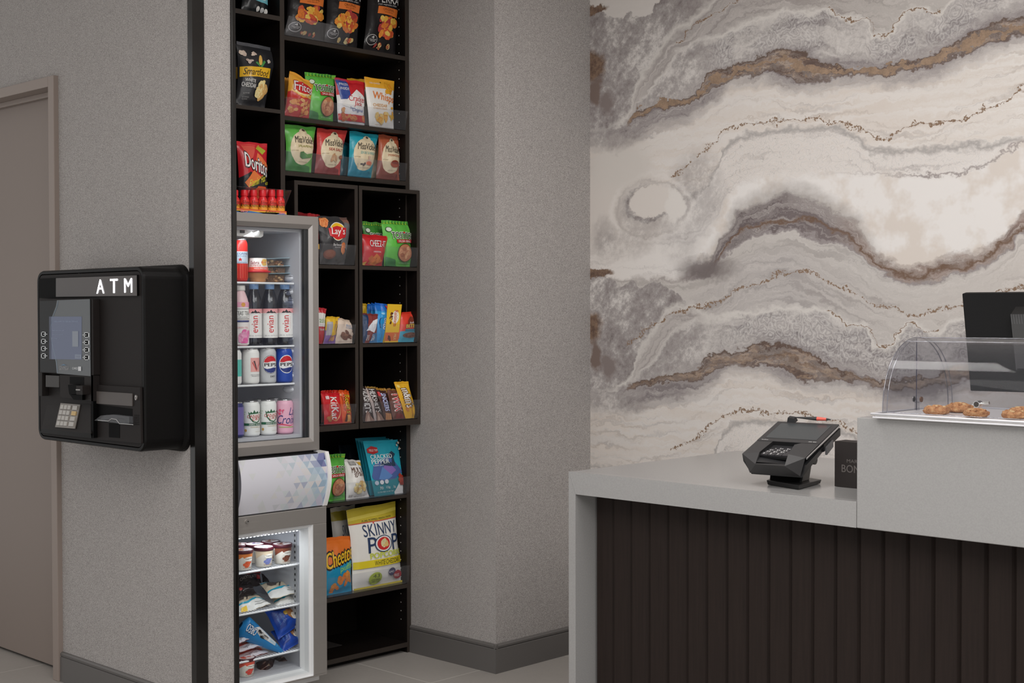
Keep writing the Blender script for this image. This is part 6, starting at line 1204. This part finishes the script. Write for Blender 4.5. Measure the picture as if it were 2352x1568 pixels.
c0 = zq(847, 1076, .008); mb = MB(); mb.prism([c0+Vector((.0052*math.cos(k*PI/10), 0, .0078*math.sin(k*PI/10))) for k in range(20)], (0, -.004, 0), STEEL, True); mb.box((c0.x-.001, c0.y-.0045, c0.z-.003), (c0.x+.001, c0.y-.004, c0.z+.001), AG); mb.obj('lock', dm)
mb = MB()
for i in range(4):
    for j in range(6): q = zq(832+i*10, 1212+j*14, .0083); mb.box((q.x-.0009, q.y-.0003, q.z-.0014), (q.x+.0009, q.y, q.z+.0014), AG)
mb.obj('speaker_holes', dm)
# ------------------------------------------------------------------ reception counter
HC, YC, XE0, XR = .792, 3.082, -2.754, -1.789
XEND = .35
TF = at(1327.5, 1135.5, 1, YC).z         # underside of the fascia
LT = at(1328, 1200, 1, YC).x-at(1312, 1200, 1, YC).x
ZR = at(1967, 958, 1, YC).z
ctr = thing('service_counter', 'grey stone waterfall counter with a raised section and dark fluted front', 'counter', (-1.6, 3.5, 0))
mb = MB(); mb.box((XE0+.004, YC+.0195, HC-.02), (XR, WY-.004, HC), QUARTZ); mb.prism([(XE0, YC, HC), (XR, YC, HC), (XR, YC, TF), (XE0+LT, YC, TF)], (0, .02, 0), QUARTZ); mb.box((XR, YC+.022, HC-.02), (XEND, WY-.004, HC), QUARTZ); mb.obj('countertop', ctr, bevel=.003)
mb = MB(); mb.prism([(XE0, YC, HC-.0012), (XE0+LT-.0006, YC, TF), (XE0+LT-.0006, YC, 0), (XE0, YC, 0)], (0, WY-.03-YC, 0), QUARTZ); mb.obj('waterfall_end', ctr, bevel=.0012)
mb = MB(); mb.box((XR+.0008, YC, TF), (XEND, YC+.02, ZR), QUARTZ); mb.box((XR+.0008, YC+.02, ZR-.02), (XEND, YC+.38, ZR), QUARTZ); mb.box((XR+.0008, YC+.36, HC+.0005), (XEND, YC+.38, ZR-.02), QUARTZ); mb.obj('raised_ledge', ctr, bevel=.002)
# fluted front: convex boards
yfl = YC+.085; wfl = at(1446, 1300, 1, yfl).x-at(1405, 1300, 1, yfl).x
x = XE0+LT+.0015; n = 0
base_ = MB().box((XE0+LT, yfl+.022, 0), (XEND, yfl+.03, TF), FLUTED); base_.obj('front_backing', ctr)
x0f = at(1365, 1300, 1, yfl).x
x = x0f-wfl*2
while x < XEND-wfl:
    a = max(x, XE0+LT+.001); b = x+wfl
    if b > a+.004:
        mb = MB(); K = 8; prof = []
        for k in range(K+1):
            u = k/K; prof.append((a+.0006+(b-a-.0012)*u, yfl+.020-.020*(1-u)**.5*(1 if u > 0 else 1)*min(1, (u*8+.35))))
        P = [Vector((px_, py_, .0)) for px_, py_ in prof]+[Vector((b-.0006, yfl+.022, 0)), Vector((a+.0006, yfl+.022, 0))]
        mb.prism(P, (0, 0, TF), FLUTED); mb.obj('fluted_board', ctr)
    x += wfl
# ------------------------------------------------------------------ pastry case
ZTY = ZR+.0125; YT0, YT1 = 3.062, 3.447; XT0, XT1 = -1.737, -1.02
case = thing('pastry_case', 'clear domed pastry display case on a white slab, on the raised ledge', 'pastry case', (-1.4, 3.2, ZR+.001))
def tray_mat():
    m = bpy.data.materials.new('white_marbled_slab'); m.use_nodes = True; t = NT(m); b = t.n['Principled BSDF']
    n = t.noise(t.scale(t.pos(), (6, 20, 6)), 1., 5, .6, 1.)
    t.link(t.ramp(n, [(.3, lin((206, 203, 201))), (.5, lin((234, 232, 230))), (.7, lin((222, 219, 217)))]), b.inputs['Base Color']); b.inputs['Roughness'].default_value = .3
    return m
mb = MB(); mb.box((XT0+.006, YT0+.006, ZR+.001), (XT1, YT1-.006, ZTY-.001), tray_mat()); mb.obj('slab', case, bevel=.002)
mb = MB()
RIM = mat((226, 226, 230), .12, 0, .8, name='bright_acrylic_edge')
mb.tube([(XT0, YT1, ZTY), (XT0, YT0, ZTY), (XT1, YT0, ZTY), (XT1, YT1, ZTY), (XT0, YT1, ZTY)], .0028, RIM, 8); mb.tube([(XT0+.004, YT0+.001, ZR+.004), (XT1, YT0+.001, ZR+.004)], .0024, RIM, 8); mb.obj('slab_rim', case)
# dome
XD0, XD1 = XT0+.019, XT1-.012
yD0 = YT0+.020; yD1 = YT1-.020
ztop = at(2094, 774, 0, XD0).z

ym = (yD0+yD1)/2; ry = (yD1-yD0)/2; rz = ztop-ZTY-.003
arc = [(ym-ry*math.cos(PI*k/28), ZTY+.003+rz*math.sin(PI*k/28)**.92) for k in range(29)]
def shell(y_, z_, s): return (ym+(y_-ym)*s, ZTY+.003+(z_-ZTY-.003)*s)
mb = MB()
for s in (1., .985):
    vs = [(xx_, *shell(a_, b_, s)) for xx_ in (XD0, XD1) for a_, b_ in arc]; n = len(arc)
    mb.add(vs, [(i, i+1, n+i+1, n+i) for i in range(n-1)], DOME, True)
dm_ = mb.obj('dome', case)
mb = MB()
for xx_ in (XD0, XD1):
    mb.prism([(xx_, a_, b_) for a_, b_ in arc], (.002, 0, 0), DOME)
mb.obj('end_panel', case)
mb = MB(); EDG = clearmat((.72, .73, .80), .28, .05, 'clear_edge')
for xx_ in (XD0, XD0+.012, XD1): mb.tube([(xx_, *shell(a_, b_, .995)) for a_, b_ in arc], .0013, EDG, 6)
mb.tube([(XD0, ym, ZTY), (XD0, ym, ztop-.003)], .0012, mat((70, 68, 92), .2), 6)
mb.tube([(XD0, ym, ztop-.001), (XD1, ym, ztop-.001)], .0014, EDG, 6); mb.tube([(XD0, *shell(*arc[11], .998)), (XD1, *shell(*arc[11], .998))], .0011, EDG, 6)
mb.tube([(XD0, yD0+.001, ZTY+.004), (XD1, yD0+.001, ZTY+.004)], .0012, EDG, 6)
mb.obj('dome_edges', dm_)
mb = MB(); hz = ZTY+.028
mb.tube([(XD0-.006, ym, hz), (XD0+.012, ym, hz)], .009, DOME, 16); mb.tube([(XD0-.008, ym, hz), (XD0-.006, ym, hz)], .007, STEEL, 16); mb.tube([(XD0+.012, ym, hz), (XD0+.015, ym, hz)], .007, mat((120, 84, 60), .3, .5), 16)
mb.box((XD0-.002, ym-.006, ZTY), (XD0+.006, ym+.006, hz-.006), DOME); mb.obj('hinge_knob', case)
# chrome pull on the front of the dome
hc_ = at(2245, 928, 1, yD0-.012); CHR = mat((226, 226, 226), .12, 1., name='chrome')
mb = MB(); mb.tube([hc_+Vector((-.018, .012, -.001)), hc_+Vector((.026, .006, .004))], .0035, CHR, 12); mb.tube([hc_+Vector((0, -.006, 0)), hc_+Vector((0, .014, 0))], .0075, CHR, 20); mb.tube([hc_+Vector((0, -.0064, 0)), hc_+Vector((0, -.006, 0))], .0064, mat((60, 54, 50), .3), 20); mb.obj('pull_handle', case)
# cookies
def cookie_mat():
    m = bpy.data.materials.new('baked_cookie'); m.use_nodes = True; t = NT(m); b = t.n['Principled BSDF']
    tc = t.n.new('ShaderNodeTexCoord').outputs['Object']; n = t.noise(tc, 90., 5, .65); n2 = t.noise(tc, 260., 3, .6)
    t.link(t.ramp(t.math('MULTIPLY_ADD', n2, .35, t.math('MULTIPLY', n, .65)), [(.36, lin((142, 86, 48))), (.5, lin((206, 144, 90))), (.62, lin((232, 184, 126)))]), b.inputs['Base Color']); b.inputs['Roughness'].default_value = .8
    bp = t.n.new('ShaderNodeBump'); bp.inputs['Strength'].default_value = .8; bp.inputs['Distance'].default_value = .004; t.link(n, bp.inputs['Height']); t.link(bp.outputs[0], b.inputs['Normal'])
    return m
CKM = cookie_mat()
NUT = mat((232, 196, 140), .6)
def cookie(px, py, x_or_y, wpx, label, seed):
    c = at(px, py, 1, x_or_y); r = (at(px+wpx/2, py, 1, x_or_y).x-at(px-wpx/2, py, 1, x_or_y).x)/2*.78; h = r*.36
    mb = MB(); mb.ell((c.x, c.y, ZTY+h*.9), (r, r*.95, h*1.05), CKM, 48, 28, .15, seed, .7)
    rnd = random.Random(seed)
    for i in range(14):
        a_ = rnd.random()*2*PI; q = rnd.random()*.75*r
        mb.ell((c.x+q*math.cos(a_), c.y+q*math.sin(a_), ZTY+h*.9+h*1.0*(1-(q/r)**2)**.4), (.006, .004, .003), CKM if i % 3 else NUT, 8, 5, .3, i)
    tag(mb.obj('cookie', origin=(c.x, c.y, ZTY)), label, 'cookie', 'cookies under the dome')
cookie(2150, 945, 3.150, 68, 'leftmost thick brown cookie under the dome, nearest the hinge', 3)
cookie(2203, 940, 3.262, 72, 'brown cookie farther back, behind the chrome handle', 4)
cookie(2243, 948, 3.125, 68, 'brown cookie in front under the chrome handle', 5)
cookie(2328, 952, 3.140, 68, 'brown cookie at the picture edge, front', 6)
cookie(2346, 946, 3.258, 66, 'brown cookie behind the one at the picture edge', 7)
# ------------------------------------------------------------------ point of sale monitor seen from behind
mx = thing('sales_monitor', 'black sales monitor seen from behind above the pastry case', 'monitor', (-1.52, 3.62, HC))
P1, P2 = at(2209, 674, 1, 3.55), at(2219, 790, 1, 3.50)
MBK = mat((13, 13, 14), .6, 0, .12, bump=.05, bscale=500, name='black_monitor_shell')
P2b = P1+(P2-P1)*1.9
n_ = Vector((.25, -.94, .12)).normalized()
Wd = Vector((.98, .17, 0)).normalized()*.36
mb = MB(); bk = Vector((.0, .022, .004))
Q = [P2b, P2b+Wd, P1+Wd, P1]
mb.hexa(Q, [q+bk for q in Q], MBK); mb.obj('monitor_shell', mx, bevel=.003)
V0 = P1+Wd*.385+(P2b-P1)*.14
mb = MB(); RB = mat((14, 14, 15), .5)
vt = (P2b-P1)*.62; wv = Wd*.40
mb.hexa([V0+vt, V0+vt+wv, V0+wv, V0], [V0+vt+Vector((0, -.03, 0)), V0+vt+wv+Vector((0, -.03, 0)), V0+wv+Vector((0, -.03, -.02)), V0+Vector((0, -.03, -.02))], RB)
for i in range(22):
    a_ = V0+wv*(i/22)+Vector((0, -.0315, -.02)); mb.hexa([a_+vt*.9, a_+vt*.9+wv*.02, a_+wv*.02, a_], [p+Vector((0, .0016, 0)) for p in (a_+vt*.9, a_+vt*.9+wv*.02, a_+wv*.02, a_)], mat((40, 40, 42), .4))
mb.obj('rear_housing', mx)
mb = MB(); cm_ = P2b+Wd*.5; mb.box((cm_.x-.05, 3.52, HC+.001), (cm_.x+.05, 3.66, HC+.014), MBK); mb.tube([(cm_.x, 3.6, HC+.014), (cm_.x, 3.58, cm_.z+.1)], .02, MBK, 16); mb.obj('stand', mx)
# ------------------------------------------------------------------ small black sign box
s0 = at(1917, 1117, 2, HC)
zs = at(1917, 1012.5, 1, s0.y).z
mb = MB(); SG = mat((34, 27, 25), .6, bump=.06, bscale=500, name='dark_card')
mb.box((s0.x, s0.y, HC+.0008), (s0.x+.155, s0.y+.055, zs), SG)
def SB_(u, v, off=0.): return Vector((s0.x+.155*u, s0.y-off, HC+(zs-HC)*v))
prints(mb, SB_, [T('MARRIOTT', .24, .55, .76, .625, (104, 98, 95)), T('BONVOY', .14, .335, .86, .50, (104, 98, 95), bold=.01)], lambda c_: mat(c_, .5), 1, 1, .0003, .0001)
tag(mb.obj('sign_box', origin=(s0.x+.08, s0.y+.03, HC)), 'small dark brown sign box with grey capitals, on the counter by the raised ledge', 'sign', )
# ------------------------------------------------------------------ card terminal
w_, psi, tau, l_ = .1855, .144, .31, .240
TC_ = Vector((-2.118, 3.297, .915))
e1 = Vector((math.cos(psi), math.sin(psi), 0)); e2 = Vector((-math.sin(psi)*math.cos(tau), math.cos(psi)*math.cos(tau), math.sin(tau))); e3 = e1.cross(e2)
def L(a, b, c=0.): return TC_+e1*(a*w_)+e2*(b*l_)+e3*c
TB = mat((40, 40, 42), .45, bump=.05, bscale=700, name='terminal_plastic'); TB2 = mat((58, 57, 58), .5, bump=.05, bscale=700, name='terminal_grey'); TS = mat((70, 74, 76), .22, name='terminal_glass')
trm = thing('card_terminal', 'black payment terminal with screen, keypad and stylus on an angled stand', 'card terminal', (TC_.x, TC_.y, HC))
sp = -.10  # split between keypad part and screen part, along b
mb = MB()
# screen half
lo = [L(-.5, sp+.0, -.012), L(.5, sp+.0, -.012), L(.5, .5, -.012), L(-.5, .5, -.012)]; hi = [L(-.5, sp, 0), L(.5, sp, 0), L(.5, .5, 0), L(-.5, .5, 0)]
mb.hexa(lo, hi, TB2)
# keypad half: wings and a faceted chin
mb.hexa([L(-.5, sp, -.004), L(-.24, sp, -.004), L(-.24, -.42, -.004), L(-.5, -.5, -.004)], [L(-.5, sp, -.001), L(-.24, sp, -.001), L(-.24, -.46, .003), L(-.5, -.5, -.001)], TB2)
mb.add([L(.5, sp, -.001), L(.22, sp, -.001), L(.22, -.28, .012), L(.24, -.50, .006), L(.5, -.5, -.002)], [(0, 1, 2), (0, 2, 4), (2, 3, 4)], TB2)
mb.add([L(.22, sp, -.001), L(.22, -.28, .012), L(.24, -.50, .006), L(.22, -.5, -.022), L(.22, sp, -.022)], [(0, 1, 2, 3, 4)], TB)
mb.add([L(-.24, sp, -.001), L(-.24, -.46, .003), L(-.24, -.46, -.022), L(-.24, sp, -.022)], [(3, 2, 1, 0)], TB)
mb.add([L(-.24, sp, -.001), L(.22, sp, -.001), L(.22, sp, -.024), L(-.24, sp, -.024)], [(0, 1, 2, 3)], TB)
# under-body
lo = [L(-.38, -.52, -.058), L(.42, -.52, -.058), L(.44, .42, -.034), L(-.44, .42, -.034)]; hi = [L(-.5, -.5, -.010), L(.5, -.5, -.010), L(.5, .5, -.012), L(-.5, .5, -.012)]
mb.hexa(lo, [L(-.5, -.5, -.023), L(.5, -.5, -.023), L(.5, .5, -.013), L(-.5, .5, -.013)], TB)
mb.hexa([L(-.5, -.5, -.023), L(.5, -.5, -.023), L(.5, sp, -.013), L(-.5, sp, -.013)], [L(-.5, -.5, -.004), L(-.2, -.62, -.010), L(-.24, sp, -.012), L(-.5, sp, -.004)], TB)
mb.add([L(-.5, -.5, -.001), L(-.24, -.46, .003), L(-.20, -.66, -.012), L(.26, -.66, -.012), L(.24, -.50, .006), L(.5, -.5, -.002), L(-.38, -.56, -.05), L(.42, -.56, -.05), L(-.24, -.46, -.020), L(.22, -.5, -.020)],
       [(0, 2, 1), (1, 2, 8), (2, 3, 9, 8), (3, 4, 9), (3, 5, 4), (0, 6, 2), (2, 6, 7, 3), (3, 7, 5)], TB2)
mb.obj('terminal_body', trm)
mb = MB(); mb.hexa([L(-.41, sp+.09, .0002), L(.41, sp+.09, .0002), L(.41, .44, .0002), L(-.41, .44, .0002)], [L(-.41, sp+.09, .0008), L(.41, sp+.09, .0008), L(.41, .44, .0008), L(-.41, .44, .0008)], TS); mb.obj('screen', trm)
mb = MB(); prints(mb, lambda u, v, off=0.: L(-.5+u, sp+.0+(.5-sp)*v, off+.0004), [T('VeriFone', .06, .03, .17, .07, (210, 210, 210), bold=.02), T('MX 925', .82, .03, .94, .07, (210, 210, 210), bold=.02)], lambda c_: mat(c_, .4), 1, 1, .0002); mb.obj('badge', trm)
mb = MB(); mb.hexa([L(-.24, sp, -.022), L(.22, sp, -.022), L(.22, -.5, -.012), L(-.24, -.48, -.012)], [L(-.24, sp, -.019), L(.22, sp, -.019), L(.22, -.5, -.005), L(-.24, -.48, -.005)], mat((20, 20, 22), .4)); kp_ = mb.obj('keypad', trm)
KG = mat((58, 57, 60), .45); WT = mat((226, 226, 226), .4)
lab = ['1', '2', '3', '', '4', '5', '6', '', '7', '8', '9', '', '*', '0', '#', '']
for r in range(4):
    for c_ in range(4):
        u0 = -.225+c_*.112; v1 = sp-.045-r*.082; u1 = u0+.104; v0 = v1-.072; k0 = -.0165+.0035*r
        mb = MB(); mb.hexa([L(u0, v0, k0), L(u1, v0, k0), L(u1, v1, k0), L(u0, v1, k0)], [L(u0, v0, k0+.003), L(u1, v0, k0+.003), L(u1, v1, k0+.003), L(u0, v1, k0+.003)], KG)
        t_ = lab[r*4+c_]
        if t_: prints(mb, lambda u, v, off=0., u0=u0, v0=v0, k0=k0: L(u0+.104*u, v0+.072*v, k0+.003+off), [('text', t_, .22, .22, .42, .8, (255, 255, 255), {'bold': .03})]+([('rect', .55, .42, .8, .56, (255, 255, 255))] if r < 3 else []), lambda c2_: WT, 1, 1, .0002)
        mb.obj('key', kp_)
mb = MB(); mb.tube([L(.503, -.48, -.006), L(.503, .49, -.006)], .0026, mat((210, 210, 212), .2, .9), 8); mb.obj('side_light_strip', trm)
mb = MB(); mb.hexa([L(.44, .0, -.036), L(.50, .0, -.034), L(.50, .5, -.034), L(.44, .5, -.036)], [L(.50, .0, -.012), L(.515, .0, -.012), L(.515, .5, -.012), L(.5, .5, -.012)], TB)
mb.hexa([L(.50, .02, -.045), L(.53, .02, -.045), L(.53, .22, -.040), L(.50, .22, -.040)], [L(.50, .04, -.024), L(.53, .04, -.024), L(.53, .24, -.022), L(.50, .24, -.022)], mat((110, 110, 112), .4)); mb.obj('card_swipe', trm)
# stylus in its holder on the back edge
a_, b_ = L(-.22, .53, .012), L(.36, .53, .010)
mb = MB(); dd = b_-a_
mb.tube([a_, a_+dd*.5, a_+dd*.62], [.0016, .0050, .0058], TB2, 10); mb.tube([a_+dd*.62, a_+dd*.88], [.0058, .0040], mat((236, 104, 88), .45), 10); mb.tube([a_+dd*.88, b_], [.004, .001], TB2, 10)
sty = mb.obj('stylus', trm)
mb = MB(); mb.hexa([L(-.34, .48, .0), L(-.20, .48, .0), L(-.20, .56, .0), L(-.34, .56, .0)], [L(-.32, .49, .014), L(-.22, .49, .012), L(-.22, .55, .012), L(-.32, .55, .014)], TB); mb.obj('stylus_holder', trm)
# stand
SBK = mat((16, 16, 17), .35, name='gloss_black_stand')
b0, b1, b2, b3 = at(1756, 1114, 2, HC), at(1836, 1127, 2, HC), at(1893, 1111, 2, HC), at(1790, 1094, 2, HC)
dz = Vector((0, 0, 1))
fp = [b0, b1, b2, b3]; cc = sum(fp, Vector())/4; fp = [cc+(p-cc)*.88 for p in fp]
mb = MB(); mb.hexa([p+dz*.001 for p in fp], [cc+(p-cc)*1.05+dz*(.014 if i in (0, 1) else .012) for i, p in enumerate(fp)], SBK); mb.obj('stand_base', trm, bevel=.002)
nk = L(.02, .02, -.052); r_ = e1*.048; f_ = e2.copy(); f_.z = 0; f_.normalize()
foot = cc-f_*.012
mb = MB(); mb.hexa([foot-r_*.95-f_*.035+dz*.010, foot+r_*1.0-f_*.035+dz*.010, foot+r_*.95+f_*.028+dz*.010, foot-r_*.9+f_*.028+dz*.010], [nk-r_*1.1-f_*.045, nk+r_*1.1-f_*.045, nk+r_*.9+f_*.03+dz*.012, nk-r_*.9+f_*.03+dz*.012], SBK); mb.obj('stand_neck', trm, bevel=.004)
mb = MB(); q1, q2 = nk-r_*1.25-dz*.008, nk+r_*1.25-dz*.008; mb.tube([q1, q2], .014, SBK, 18); mb.obj('hinge', trm)
